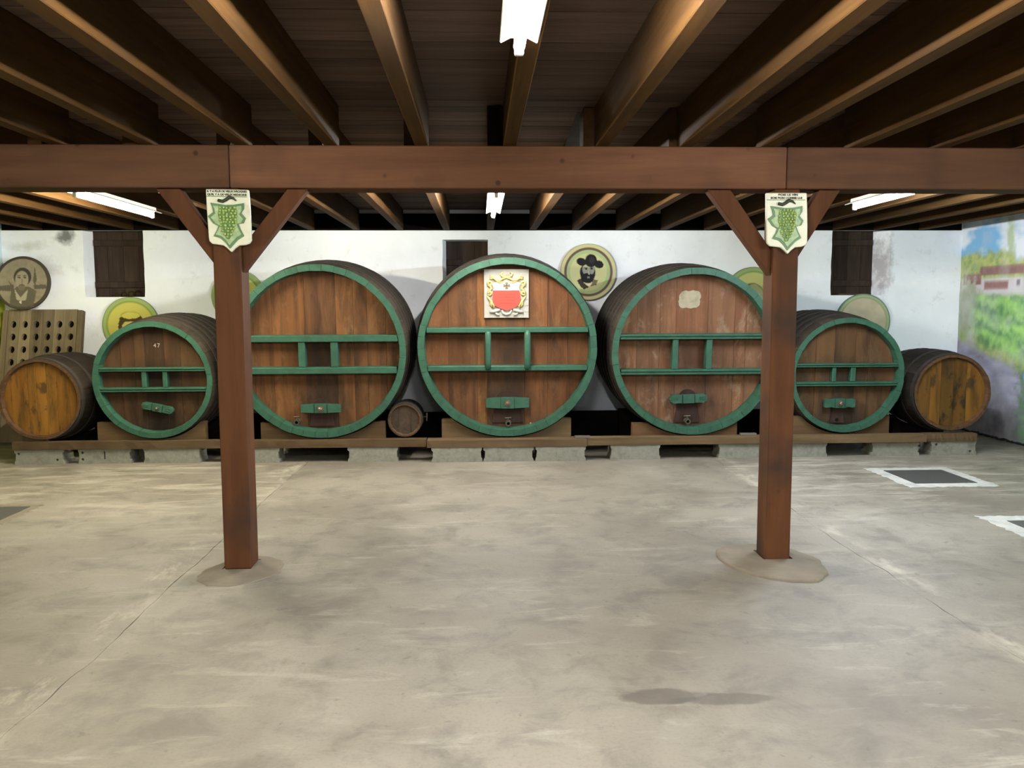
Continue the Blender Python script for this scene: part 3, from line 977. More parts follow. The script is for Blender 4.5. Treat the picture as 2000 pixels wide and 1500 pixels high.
# large cask with faded label
R = 0.870
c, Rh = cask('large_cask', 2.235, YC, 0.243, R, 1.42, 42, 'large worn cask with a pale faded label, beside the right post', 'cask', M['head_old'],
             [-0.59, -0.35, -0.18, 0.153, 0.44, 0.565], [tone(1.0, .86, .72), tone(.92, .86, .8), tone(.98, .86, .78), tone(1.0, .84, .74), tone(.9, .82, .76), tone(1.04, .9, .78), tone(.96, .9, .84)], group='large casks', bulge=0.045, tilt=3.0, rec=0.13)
rails(c, R, Rh, ((0.133, 0.187), (-0.235, -0.181)), ((-0.233, -0.174), (0.121, 0.181)), 0.13, 'grooved')
hatch(c, R, -0.04, -0.405, -0.765, 0.27, 0.13, 0.2)
hatch_bar(c, R, -0.041, -0.499, 0.40, 0.092, 0.13, 'leaf', -0.03, bolt=False)
tap(c, R, -0.042, -0.742, 0.13)
pts = []
for k in range(28):
    a = 2 * math.pi * k / 28
    ca, sa = math.cos(a), math.sin(a)
    q = (abs(ca) ** 5 + abs(sa) ** 5) ** -0.2
    pts.append((0.112 * q * ca * (1 + random.uniform(-.07, .05)) + 0.01 * sa, 0.092 * q * sa * (1 + random.uniform(-.08, .05))))
MB().prism(pts, -0.002, 0.0).obj('faded_label', M['label'], c, (-0.046, 0.13, R + 0.54))['label'] = 'pale faded label patch'

# medium casks
R = 0.60
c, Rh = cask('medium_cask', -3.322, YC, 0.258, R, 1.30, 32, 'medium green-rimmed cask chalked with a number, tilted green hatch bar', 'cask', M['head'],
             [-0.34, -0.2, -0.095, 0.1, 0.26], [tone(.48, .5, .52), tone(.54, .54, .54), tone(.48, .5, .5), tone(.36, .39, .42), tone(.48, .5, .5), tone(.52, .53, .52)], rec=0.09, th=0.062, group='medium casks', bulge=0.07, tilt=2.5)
rails(c, R, Rh, ((0.088, 0.125), (-0.122, -0.080)), ((-0.115, -0.068), (0.095, 0.141)), 0.09, 'grooved')
hatch_bar(c, R, 0.024, -0.29, 0.325, 0.075, 0.09, 'leaf', math.radians(12), bolt=True)
cu = bpy.data.curves.new('chalk_number', 'FONT')
cu.body = '47'
cu.size = 0.06
cu.extrude = 0.0006
cu.align_x = 'CENTER'
cu.space_character = 1.25
to = bpy.data.objects.new('chalk_number', cu)
COL.objects.link(to)
dg = bpy.context.evaluated_depsgraph_get()
me = bpy.data.meshes.new_from_object(to.evaluated_get(dg))
bpy.data.objects.remove(to)
me.materials.append(M['chalk'])
put('chalk_number', me, c, (0.03, 0.0898, R + 0.326), (math.pi / 2, 0, 0))

R = 0.608
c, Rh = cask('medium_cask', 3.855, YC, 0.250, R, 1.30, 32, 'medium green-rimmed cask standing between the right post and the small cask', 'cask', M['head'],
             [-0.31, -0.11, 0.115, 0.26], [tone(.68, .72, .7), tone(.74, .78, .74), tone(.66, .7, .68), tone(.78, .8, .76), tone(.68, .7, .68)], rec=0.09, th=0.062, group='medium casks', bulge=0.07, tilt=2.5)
rails(c, R, Rh, ((0.086, 0.124), (-0.114, -0.071)), ((-0.155, -0.112), (0.042, 0.096)), 0.09, 'grooved')
hatch(c, R, -0.055, -0.23, -0.52, 0.16, 0.09, 0.12)
hatch_bar(c, R, -0.056, -0.298, 0.333, 0.1, 0.09, 'wavy')
MB().tube([(0, 0, 0), (0, -0.014, 0), (0, -0.018, 0)], [0.02, 0.02, 0.012], 9).obj('bung', M['black'], c, (-0.056, 0.09, R - 0.484))

# small unpainted casks
HP = (0.05, 0.27, 0.73, 0.95)
R = 0.410
c, Rh = cask('small_cask', -4.470, YC, 0.255, R, 0.98, 26, 'small unpainted cask with bright ochre head in front of the bottle rack', 'cask', M['head_gold'],
             [-0.30, -0.13, -0.045, 0.055, 0.16, 0.28], [tone(.95, .9, .85), tone(.92, .86, .8), tone(.98, .95, .9), tone(1.08, 1.05, 1.0), tone(1.02, 1.0, .95), tone(.95, .9, .85), tone(.9, .85, .8)], rec=0.045, th=0.032, bulge=0.10, green=False, hoops=HP, stave_tint=0.7, group='small casks')
R = 0.402
c, Rh = cask('small_cask', 5.006, YC, 0.262, R, 0.98, 26, 'small unpainted cask with stained brown head beside the mural', 'cask', M['head_gold'],
             [-0.216, -0.105, 0.03, 0.165], [tone(.72, .74, .8), tone(.85, .82, .8), tone(.42, .46, .5), tone(.55, .55, .55), tone(.85, .85, .8)], rec=0.045, th=0.032, bulge=0.10, green=False, hoops=HP, stave_tint=0.72, group='small casks', rotz=math.radians(-3))
R = 0.171
c, Rh = cask('keg', -0.782, 8.585, 0.246, R, 0.42, 16, 'little dark keg lying between two large casks', 'keg', M['stave'],
             [-0.06, 0.06], [tone(1.0, .9, .82), tone(1.15, 1.0, .9), tone(1.0, .9, .8)], rec=0.02, th=0.014, bulge=0.07, green=False, hoops=(0.06, 0.2, 0.8, 0.94), stave_tint=0.7)
k = MB()
k.tube([(0, 0, 0), (0.035, -0.01, 0)], 0.008, 7)
k.tube([(0.035, -0.01, -0.045), (0.035, -0.01, 0.04)], [0.006, 0.011], 7)
k.obj('spigot', M['metal'], c, (0.186, 0.12, R + 0.02))

# ------------------------------------------------------------------ cradles, planks, concrete blocks under the casks
ZB, ZP = 0.152, 0.232


def cradle_outline(cx, x0, x1, ztop, zbot, zc, rr):
    """board with a circular bite, outline in xz"""
    h = math.sqrt(max(rr * rr - (zc - ztop) ** 2, 0))
    xa, xb = max(cx - h, x0 + 0.005), min(cx + h, x1 - 0.005)
    arc = [(v, max(zc - math.sqrt(max(rr * rr - (v - cx) ** 2, 0)), zbot + 0.01)) for v in np.linspace(xb, xa, 29)]
    return [(x0, zbot), (x1, zbot), (x1, ztop)] + arc + [(x0, ztop)]


def cradle(cx, x0, x1, ztop, R_, zb, label, tint, L=1.42, bulge=0.045, tilt=3.0):
    y0, y1 = 8.605, 8.70
    zc = zb + R_ * math.cos(math.radians(tilt))
    rr = max(radius(R_, L, bulge, y - YC) - math.tan(math.radians(tilt)) * (y - YC) for y in (y0, y1)) + 0.010
    pts = cradle_outline(cx, x0, x1, ztop, ZB, zc, rr)
    xm = (x0 + x1) / 2
    o = MB().prism([(p[0] - xm, p[1] - ZB) for p in pts], 0, y1 - y0).obj('cradle', M['cradle'], None, (xm, y0, ZB))
    o.color = (*tint, 1)
    return tag(o, label, 'cradle', 'wooden cradles under the casks')


cradle(-3.322, -3.93, -2.84, 0.42, 0.60, 0.258, 'brown wooden cradle under the medium cask chalked with a number', (.95, .9, .85), 1.3, 0.07, 2.5)
cradle(-1.639, -2.27, -0.985, 0.40, 0.889, 0.245, 'brown wooden cradle under the large cask behind the left post', (.8, .75, .7))
cradle(0.289, -0.40, 0.955, 0.42, 0.922, 0.243, 'pale wooden cradle under the middle cask', (1.1, 1.1, 1.05))
cradle(2.235, 1.605, 2.72, 0.36, 0.870, 0.243, 'reddish wooden cradle under the cask with the faded label', (1.05, .85, .75))
cradle(3.855, 3.20, 4.36, 0.42, 0.608, 0.25, 'brown wooden cradle under the medium cask by the right post', (.9, .8, .72), 1.3, 0.07, 2.5)
for cx, w, R_, zb, L, nm in ((-3.322, 0.5, 0.60, 0.258, 1.3, 'medium cask chalked with a number'), (-1.639, 0.62, 0.889, 0.245, 1.42, 'large cask behind the left post'), (0.289, 0.66, 0.922, 0.243, 1.42, 'middle cask'), (2.235, 0.6, 0.870, 0.243, 1.42, 'cask with the faded label'), (3.855, 0.5, 0.608, 0.25, 1.3, 'medium cask by the right post')):
    bu, ti = (0.045, 3.0) if L > 1.4 else (0.07, 2.5)
    zc = zb + R_ * math.cos(math.radians(ti)) + math.tan(math.radians(ti)) * (9.62 - YC)
    rr = radius(R_, L, bu, 9.60 - YC) + 0.014
    pts = cradle_outline(0, -w, w, 0.38, 0.0, zc, rr)
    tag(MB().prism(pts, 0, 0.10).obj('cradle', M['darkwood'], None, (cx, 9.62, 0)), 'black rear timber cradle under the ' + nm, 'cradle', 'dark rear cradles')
for x in (-4.47, 5.006):
    zc = 0.255 + 0.41 if x < 0 else 0.262 + 0.402
    rr = 0.41 * 1.065 if x < 0 else 0.402 * 1.065
    pts = cradle_outline(0, -0.3, 0.3, 0.33, 0.0, zc, rr + 0.014)
    tag(MB().prism(pts, 0, 0.1).obj('cradle', M['darkwood'], None, (x + (0.04 if x > 0 else 0), 9.28, 0)), 'black rear cradle under the ' + ('ochre headed small cask' if x < 0 else 'small cask beside the mural'), 'cradle', 'dark rear cradles')

for x0, x1, y0, zo, tint, lab in ((-4.755, -2.56, 8.525, 0.004, (.8, .76, .7), 'split rough plank at the left end of the row, under the small ochre cask'),
                                  (-2.55, -0.555, 8.49, 0.0, (.72, .66, .6), 'dark plank under the cask behind the left post and the keg'),
                                  (-0.545, 1.10, 8.42, -0.003, (.95, .9, .84), 'plank under the middle cask, standing slightly forward'),
                                  (1.108, 4.70, 8.465, 0.0, (1.1, 1.05, .95), 'long light plank from the faded label cask to the medium cask'),
                                  (4.71, 5.265, 8.50, 0.004, (.92, .86, .78), 'short plank under the small cask beside the mural')):
    y1 = 8.602
    xm = (x0 + x1) / 2
    n = 24
    vs, fs = [], []
    for i in range(n + 1):
        x = x0 + (x1 - x0) * i / n - xm
        j, j2, j3 = random.uniform(-.003, .003), random.uniform(-.003, .003), random.uniform(-.004, .004)
        vs += [(x, y0 + j, 0), (x, y1, 0), (x, y1, ZP - ZB - 0.001 + zo), (x, y0 + j3, ZP - ZB - 0.003 + zo + j2 * 0.6)]
        if i:
            a, b = 4 * (i - 1), 4 * i
            fs += [(a + k, a + (k + 1) % 4, b + (k + 1) % 4, b + k) for k in range(4)]
    fs += [(3, 2, 1, 0), (4 * n, 4 * n + 1, 4 * n + 2, 4 * n + 3)]
    o = MB().add(vs, fs).obj('support_plank', M['plank'], None, (xm, 0, ZB))
    o.color = (*tint, 1)
    tag(o, lab, 'plank', 'planks carrying the casks')

BL = [(-4.748, -4.252, 8.545), (-4.114, -3.579, 8.55), (-3.451, -2.876, 8.54), (-2.602, -2.059, 8.50), (-1.367, -0.849, 8.50), (-0.502, 0.020, 8.425), (0.031, 0.551, 8.43), (0.567, 1.089, 8.425),
      (1.351, 1.877, 8.475), (2.492, 3.02, 8.49), (3.13, 3.656, 8.50), (4.133, 4.651, 8.51), (4.778, 5.276, 8.52)]
BLAB = ['pale concrete block with two bolt holes at the left end of the row', 'concrete block with stacked holes and a slot, second from the left end', 'concrete block with a pale patch under the cask chalked with a number', 'concrete block just behind the left post', 'concrete block under the keg, half in shade',
        'concrete block under the middle cask, nearest the keg', 'concrete block in the middle of the three under the middle cask', 'concrete block under the middle cask, nearest the faded label cask', 'concrete block under the edge of the faded label cask', 'concrete block just left of the right post', 'concrete block just right of the right post',
        'concrete block under the medium cask near the mural', 'pale concrete block with two bolt holes at the mural end of the row']
HOLES = {0: ((0.085, 0.11), (0.86, 0.045)), 1: ((0.085, 0.115), (0.085, 0.045)), 12: ((0.12, 0.115), (0.86, 0.04))}
for k, ((x0, x1, y0), lab) in enumerate(zip(BL, BLAB)):
    w, H, D = (x1 - x0) / 2, ZB, 0.24
    j = lambda: random.uniform(-0.004, 0.004)
    side = [(0.0, 0.0), (0.003, 0.03), (0.014, 0.042), (0.015, 0.11), (0.004, 0.122), (0.0, H)]
    pts = [(w - d + j() * (0.0 if z in (0.0, H) else 1), z) for d, z in side] + [(-w + d + j() * (0.0 if z in (0.0, H) else 1), z) for d, z in side[::-1]]
    o = MB().prism(pts, 0, D).obj('concrete_block', M['block'], None, ((x0 + x1) / 2, y0, 0))
    if k in HOLES:
        hm = MB()
        for fx, z in HOLES[k]:
            xx = -w + fx * 2 * w
            hm.tube([(xx, -0.02, z), (xx, 0.05, z)], 0.0135, 10)
        if k == 1:
            hm.box(-0.008, 0.008, -0.02, 0.05, 0.045, 0.125)
        ho = hm.obj('cutter', M['block'], None, o.location)
        md = o.modifiers.new('b', 'BOOLEAN')
        md.object = ho
        md.operation = 'DIFFERENCE'
        md.solver = 'EXACT'
        dg = bpy.context.evaluated_depsgraph_get()
        nm = bpy.data.meshes.new_from_object(o.evaluated_get(dg))
        o.modifiers.clear()
        o.data = nm
        bpy.data.objects.remove(ho)
    tag(o, lab, 'concrete block', 'concrete blocks under the planks')

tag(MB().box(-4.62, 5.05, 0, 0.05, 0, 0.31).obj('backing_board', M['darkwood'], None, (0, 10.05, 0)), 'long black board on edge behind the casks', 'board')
tag(MB().box(0, 0.16, 0, 0.07, 0, 0.016).obj('wood_offcut', M['greywood'], None, (0.985, 8.47, ZP - 0.001)), 'small grey offcut lying on the plank beside the middle cask', 'offcut')
tag(MB().box(0, 0.17, 0, 0.05, 0, 0.02).obj('wood_offcut', M['greywood'], None, (2.74, 8.54, ZP)), 'pale grey offcut on the plank close to the right post', 'offcut')
tag(MB().box(0, 0.12, 0, 0.05, 0, 0.03).obj('wood_offcut', M['greywood'], None, (2.745, 8.62, ZB), (0, 0, 0)), 'pale grey offcut behind the plank, close to the right post', 'offcut')

# ------------------------------------------------------------------ painted cask lids on the wall
def lid(x, z, r, label, fun, y=10.445, lean=0.0, name='painted_lid'):
    """round board with a painted face; fun(u, v) -> srgb colours, u right, v up in -1..1"""
    N, K = 34, 112
    pts, faces = [(0.0, 0.0)], []
    for i in range(1, N + 1):
        for k in range(K):
            a = 2 * math.pi * k / K
            pts.append((i / N * math.cos(a), i / N * math.sin(a)))
    for k in range(K):
        faces.append((0, 1 + k, 1 + (k + 1) % K))
    for i in range(N - 1):
        for k in range(K):
            a, b = 1 + i * K + k, 1 + i * K + (k + 1) % K
            faces.append((a, a + K, b + K, b))
    uv = np.array(pts)
    col = srgb_np(fun(uv[:, 0], uv[:, 1])) * 0.86
    vs = [(u * r, 0.0 if math.hypot(u, v) < 0.985 else 0.004, v * r) for u, v in pts]
    o = len(vs)
    back = [(math.cos(2 * math.pi * k / K) * r, 0.032, math.sin(2 * math.pi * k / K) * r) for k in range(K)]
    ring0 = 1 + (N - 1) * K
    vs += back
    faces += [(ring0 + k, o + k, o + (k + 1) % K, ring0 + (k + 1) % K) for k in range(K)]
    faces.append(tuple(o + k for k in range(K)))
    col = np.vstack([col, np.tile(col[ring0:ring0 + 1] * 0.6, (K, 1))])
    me = bpy.data.meshes.new(name)
    me.from_pydata(vs, [], faces)
    me.materials.append(M['paint'])
    bm = bmesh.new()
    bm.from_mesh(me)
    bmesh.ops.recalc_face_normals(bm, faces=bm.faces)
    bm.to_mesh(me)
    bm.free()
    set_paint(me, np.clip(col, 0, 1))
    ob = put(name, me, None, (x, y, z), (lean, 0, 0))
    return tag(ob, label, 'painting', 'round painted lids on the wall')


class Pic:
    def __init__(self, u, v, base):
        self.u, self.v = u, v
        self.c = np.tile(np.array(base, float), (len(u), 1))

    def lay(self, mask, col, k=1.0):
        m = np.clip(mask, 0, 1)[:, None] * k
        self.c = self.c * (1 - m) + np.array(col, float) * m

    def ell(self, cx, cy, rx, ry, col, soft=14.0, k=1.0, rot=0.0):
        du, dv = self.u - cx, self.v - cy
        a, b = du * math.cos(rot) + dv * math.sin(rot), -du * math.sin(rot) + dv * math.cos(rot)
        self.lay((1 - np.sqrt((a / rx) ** 2 + (b / ry) ** 2)) * soft, col, k)

    def ring(self, r0, r1, col, k=1.0):
        r = np.hypot(self.u, self.v)
        self.lay(np.minimum(r - r0, r1 - r) * 60 + 0.5, col, k)

    def poly(self, pts, col, k=1.0):
        u, v = self.u, self.v
        ins = np.zeros(len(u), bool)
        n = len(pts)
        for i in range(n):
            x0, y0 = pts[i]
            x1, y1 = pts[(i + 1) % n]
            c = (y0 > v) != (y1 > v)
            with np.errstate(divide='ignore', invalid='ignore'):
                xi = (x1 - x0) * (v - y0) / (y1 - y0 + 1e-12) + x0
            ins ^= c & (u < xi)
        self.lay(ins.astype(float), col, k)


def pic_hat(u, v):
    p = Pic(u, v, (204, 202, 146))
    p.ring(0.87, 1.2, (206, 202, 150))
    p.ring(0.985, 1.2, (150, 150, 110))
    p.ring(0.775, 0.87, (112, 88, 80))
    p.ring(0.66, 0.775, (172, 194, 136))
    ink = (34, 33, 36)
    p.ell(-0.05, -0.30, 0.24, 0.3, (216, 204, 160))
    p.poly([(-0.42, -0.30), (-0.25, -0.22), (-0.17, -0.38), (0.02, -0.53), (-0.13, -0.62), (-0.27, -0.53)], (66, 56, 44))
    p.poly([(0.20, -0.26), (0.34, -0.29), (0.28, -0.46), (0.06, -0.50)], (92, 82, 60), 0.8)
    p.ell(-0.025, -0.02, 0.285, 0.38, ink)
    p.ell(0.0, 0.10, 0.23, 0.25, (156, 154, 140))
    p.ell(0.0, 0.22, 0.2, 0.1, (188, 186, 138))
    p.ell(-0.03, -0.22, 0.235, 0.19, ink)
    p.ell(-0.02, -0.105, 0.12, 0.035, ink)
    p.ell(0.0, -0.185, 0.06, 0.025, (140, 136, 126))
    for ex in (-0.085, 0.11):
        p.ell(ex, 0.14, 0.075, 0.03, (104, 104, 98))
        p.ell(ex, 0.11, 0.04, 0.03, (36, 36, 38))
    p.ell(0.02, -0.02, 0.045, 0.08, (176, 174, 160), 6)
    p.ell(0.06, 0.0, 0.014, 0.08, (112, 112, 104), 6)
    p.ell(0.09, 0.40, 0.215, 0.24, ink)
    p.ell(-0.25, 0.36, 0.185, 0.14, ink, rot=-0.3)
    p.ell(0.37, 0.27, 0.18, 0.14, ink, rot=-0.25)
    p.ell(0.06, 0.34, 0.30, 0.10, ink)
    p.ell(0.12, 0.42, 0.12, 0.14, (58, 58, 62), 3, 0.7)
    return p.c


def pic_grey(u, v):
    n = fbm(u * 9 + 20, v * 9 + 20, 3, 3)
    p = Pic(u, v, (140, 130, 108))
    p.c += ((n - 0.5) * 26)[:, None]
    p.ring(0.9, 1.2, (72, 64, 54))
    dk = (72, 66, 56)
    p.poly([(-1, -0.12), (-0.45, -0.08), (-0.5, 0.06), (-0.42, -0.02), (-0.3, -0.1), (-0.3, -0.3), (-1, -0.30)], dk, 0.7)
    p.poly([(0.4, -0.08), (0.85, -0.06), (0.9, -0.22), (0.45, -0.24)], dk, 0.7)
    p.poly([(-0.46, -0.9), (-0.40, -0.3), (-0.2, -0.14), (0.22, -0.14), (0.52, -0.3), (0.42, -0.9)], (88, 82, 68), 0.85)
    p.poly([(-0.28, -0.24), (-0.05, -0.55), (0.2, -0.24), (0.14, -0.65), (-0.2, -0.65)], (164, 156, 134))
    p.ell(-0.05, -0.72, 0.05, 0.05, (200, 194, 176))
    p.ell(0.0, 0.22, 0.33, 0.36, (66, 60, 52))
    p.ell(-0.02, 0.12, 0.25, 0.34, (150, 138, 116))
    p.ell(-0.02, -0.16, 0.14, 0.12, (112, 104, 86))
    p.poly([(0.38, 0.05), (0.44, 0.56), (0.5, 0.3), (0.52, 0.1), (0.46, -0.1)], (78, 72, 60), 0.8)
    for ex in (-0.12, 0.09):
        p.ell(ex, 0.2, 0.06, 0.03, (74, 68, 58))
        p.ell(ex, 0.27, 0.08, 0.02, (84, 78, 66))
    p.ell(-0.01, 0.06, 0.025, 0.12, (122, 112, 92), 5)
    p.ell(-0.02, -0.07, 0.09, 0.022, (98, 86, 72))
    return p.c


def pic_yellow(u, v):
    p = Pic(u, v, (200, 192, 96))
    p.ring(0.80, 1.2, (158, 176, 110))
    p.ring(0.80, 0.86, (142, 158, 78))
    p.ring(0.98, 1.2, (118, 132, 90))
    p.ell(0.0, 0.34, 0.36, 0.16, (180, 170, 70))
    p.ell(0.02, 0.33, 0.32, 0.125, (206, 198, 96))
    dk = (74, 62, 30)
    p.poly([(-0.36, 0.3), (-0.1, 0.22), (0.2, 0.24), (0.36, 0.32), (0.44, 0.22), (0.36, 0.1), (0.15, 0.12), (-0.2, 0.12), (-0.30, 0.0), (-0.34, -0.25), (-0.44, -0.2), (-0.44, 0.05)], dk)
    p.ell(0.0, -0.12, 0.31, 0.24, (208, 190, 128))
    p.ell(-0.15, -0.08, 0.06, 0.02, (110, 90, 50))
    p.ell(0.13, -0.08, 0.06, 0.02, (110, 90, 50))
    p.ell(0.0, -0.62, 0.45, 0.28, (96, 88, 50))
    return p.c


def pic_green(u, v):
    p = Pic(u, v, (192, 192, 120))
    p.ring(0.80, 1.2, (150, 170, 112))
    p.ring(0.80, 0.86, (126, 154, 96))
    p.ring(0.975, 1.2, (112, 120, 96))
    p.ell(-0.02, -0.05, 0.42, 0.5, (96, 92, 40))
    p.ell(0.0, -0.07, 0.40, 0.48, (196, 196, 140))
    p.ell(-0.08, -0.18, 0.42, 0.44, (214, 212, 190), 5)
    p.ell(-0.12, -0.15, 0.36, 0.38, (44, 46, 46))
    p.ell(-0.20, -0.26, 0.32, 0.36, (168, 172, 150))
    p.ell(0.3, -0.5, 0.1, 0.2, (64, 56, 34))
    return p.c


def pic_greenman(u, v):
    p = Pic(u, v, (192, 196, 108))
    p.ring(0.78, 1.2, (148, 170, 110))
    p.ring(0.78, 0.85, (120, 150, 90))
    p.ell(0.0, 0.1, 0.32, 0.42, (70, 62, 40))
    p.ell(0.0, 0.02, 0.26, 0.34, (190, 172, 128))
    p.ell(0.0, -0.62, 0.42, 0.26, (84, 78, 52))
    return p.c


def pic_beige(u, v):
    p = Pic(u, v, (190, 180, 152))
    n = fbm(u * 3 + 9, v * 3 + 9, 7, 3)
    p.c += ((n - 0.5) * 30)[:, None]
    p.ring(0.84, 1.2, (162, 178, 140))
    p.ring(0.84, 0.89, (150, 164, 120))
    p.ring(0.965, 1.2, (104, 126, 108))
    p.ell(-0.36, 0.14, 0.14, 0.08, (172, 156, 88), 5)
    p.ell(-0.28, 0.07, 0.10, 0.06, (150, 134, 66), 5)
    p.ell(0.2, -0.2, 0.12, 0.08, (204, 168, 136), 4)
    p.ell(0.0, -0.45, 0.5, 0.3, (160, 140, 100), 4)
    return p.c


lid(-5.505, 1.893, 0.325, 'round grey painted lid of a dark-haired man, resting on the bottle rack', pic_grey, 10.30, math.radians(-8))
lid(-4.302, 1.376, 0.346, 'round yellow painted lid half hidden behind the cask chalked with a number', pic_yellow)
lid(-2.982, 1.722, 0.328, 'round green painted lid mostly hidden by the left post', pic_greenman)
lid(1.372, 2.016, 0.352, 'round painted lid of a bearded man in a black hat', pic_hat)
lid(3.469, 1.719, 0.357, 'round green painted lid partly hidden by the right post', pic_green)
lid(4.901, 1.380, 0.354, 'round beige painted lid with a green border under the mural side window', pic_beige)


# ------------------------------------------------------------------ coat of arms plaque on the middle cask
root = empty('coat_of_arms_plaque', (0.281, 8.591, 1.474), 'square stone coat of arms plaque with red and white shield on the middle cask', 'plaque', rot=(math.radians(3.0), 0, 0))
PW, PH = 0.230, 0.497
MB().box(-PW, PW, 0, 0.02, 0, PH).obj('backing', M['stone'], root)
rows = 8
for r_ in range(rows):
    z0, z1 = PH * r_ / rows + 0.0015, PH * (r_ + 1) / rows - 0.0015
    cuts = [-PW, -0.115, 0.0, 0.115, PW] if r_ % 2 else [-PW, -0.17, -0.06, 0.06, 0.17, PW]
    for a, b in zip(cuts, cuts[1:]):
        MB().box(a + 0.0015, b - 0.0015, -0.005 + random.uniform(0, 0.002), 0.0, z0, z1).obj('stone_block', M['stone'], root)
Q = lambda x, y: ((x - 638) / 925 * 2 * PW, (1268 - y) / 1035 * PH)
sh_t = [Q(*p) for p in ((380, 680), (385, 620), (340, 555), (410, 510), (440, 480), (540, 520), (640, 490), (740, 520), (850, 480), (920, 540), (890, 600), (895, 680))]
sh_b = [Q(*p) for p in ((360, 680), (350, 800), (345, 880), (390, 1005), (520, 1070), (638, 1112), (760, 1070), (880, 1000), (930, 860), (915, 740), (895, 680))]
MB().prism(sh_t[::-1][::-1], -0.018, -0.005).obj('shield_upper_field', M['whitepaint'], root)
rb = MB().prism(sh_b, -0.022, -0.005).obj('shield_lower_field', M['red'], root)
for k in range(4):
    zz = Q(0, 770 + 62 * k)[1]
    w = 0.095 - 0.006 * k
    MB().box(-w, w, -0.0235, -0.022, zz, zz + 0.006).obj('inscription_line', M['red_dk'], rb)
cr = MB()
cxx, czz = Q(640, 580)
for a in range(4):
    c_, s_ = (1, 0, -1, 0)[a], (0, 1, 0, -1)[a]
    cr.prism([(cxx + c_ * u - s_ * w, czz + s_ * u + c_ * w) for u, w in ((0.0, -0.009), (0.014, -0.009), (0.024, -0.017), (0.036, -0.010), (0.036, 0.010), (0.024, 0.017), (0.014, 0.009), (0.0, 0.009))], -0.0225, -0.0175)
cr.obj('cross', M['cross'], root)


def scroll(pts, rad, mat='gold', nm='scroll', curl=None):
    P = [(Q(*p)[0], -0.010 - 0.006 * math.sin(math.pi * i / (len(pts) - 1)), Q(*p)[1]) for i, p in enumerate(pts)]
    n = len(P)
    MB().tube(P, [rad * (0.5 + 0.5 * math.sin(math.pi * (i + 0.5) / n)) for i in range(n)], 8).obj(nm, M[mat], root, smooth=True)


def spiral(cx, cy, r, a0, turns, s=1):
    return [(cx + s * r * (1 - 0.7 * t) * math.cos(a0 + turns * 2 * math.pi * t), cy + r * (1 - 0.7 * t) * math.sin(a0 + turns * 2 * math.pi * t)) for t in np.linspace(0, 1, 14)]


for s in (-1, 1):
    X = lambda x: 638 + s * (x - 638)
    scroll([(X(640), 405), (X(560), 430), (X(500), 470), (X(430), 460), (X(380), 420), (X(300), 410)], 0.016)
    scroll([(X(640), 380), (X(580), 395), (X(540), 370), (X(520), 330), (X(560), 300)], 0.014)
    scroll([(X(400), 440), (X(420), 480), (X(500), 510), (X(600), 500)], 0.012)
    scroll([(x, y) for x, y in spiral(X(330), 400, 42, 0.5, 1.2, -s)], 0.011)
    scroll([(x, y) for x, y in spiral(X(285), 530, 55, 1.5, 1.3, -s)], 0.013)
    scroll([(X(240), 560), (X(300), 590), (X(330), 640), (X(270), 690), (X(250), 760)], 0.014)
    scroll([(x, y) for x, y in spiral(X(290), 740, 50, 0.0, 1.3, -s)], 0.012)
    scroll([(X(240), 800), (X(280), 860), (X(320), 910), (X(310), 980), (X(340), 1040)], 0.014)
    scroll([(X(340), 900), (X(345), 960), (X(380), 1010), (X(360), 1070)], 0.011)
    scroll([(X(290), 1140), (X(370), 1130), (X(450), 1105), (X(500), 1090)], 0.018, 'stone', 'ribbon')
    scroll([(X(400), 1150), (X(440), 1190), (X(490), 1215)], 0.013, 'stone', 'ribbon')
scroll([(540, 1100), (570, 1170), (638, 1195), (710, 1170), (740, 1100)], 0.014, 'stone', 'ribbon')


# ------------------------------------------------------------------ grape signs on the posts
def letters(body, size, parent, x, y, z, rotz_tilt=0.0, width=None, mat='ink'):
    cu_ = bpy.data.curves.new('lettering', 'FONT')
    cu_.body = body
    cu_.size = size
    cu_.extrude = 0.0008
    cu_.offset = 0.0007
    cu_.align_x = 'CENTER'
    t_ = bpy.data.objects.new('lettering', cu_)
    COL.objects.link(t_)
    dg_ = bpy.context.evaluated_depsgraph_get()
    me_ = bpy.data.meshes.new_from_object(t_.evaluated_get(dg_))
    bpy.data.objects.remove(t_)
    me_.materials.append(M[mat])
    o_ = put('lettering', me_, parent, (x, y, z), (math.pi / 2, 0, 0))
    if width:
        xsv = [v.co.x for v in me_.vertices]
        w_ = max(xsv) - min(xsv)
        o_.scale = (width / w_, 1, 1)
    return o_


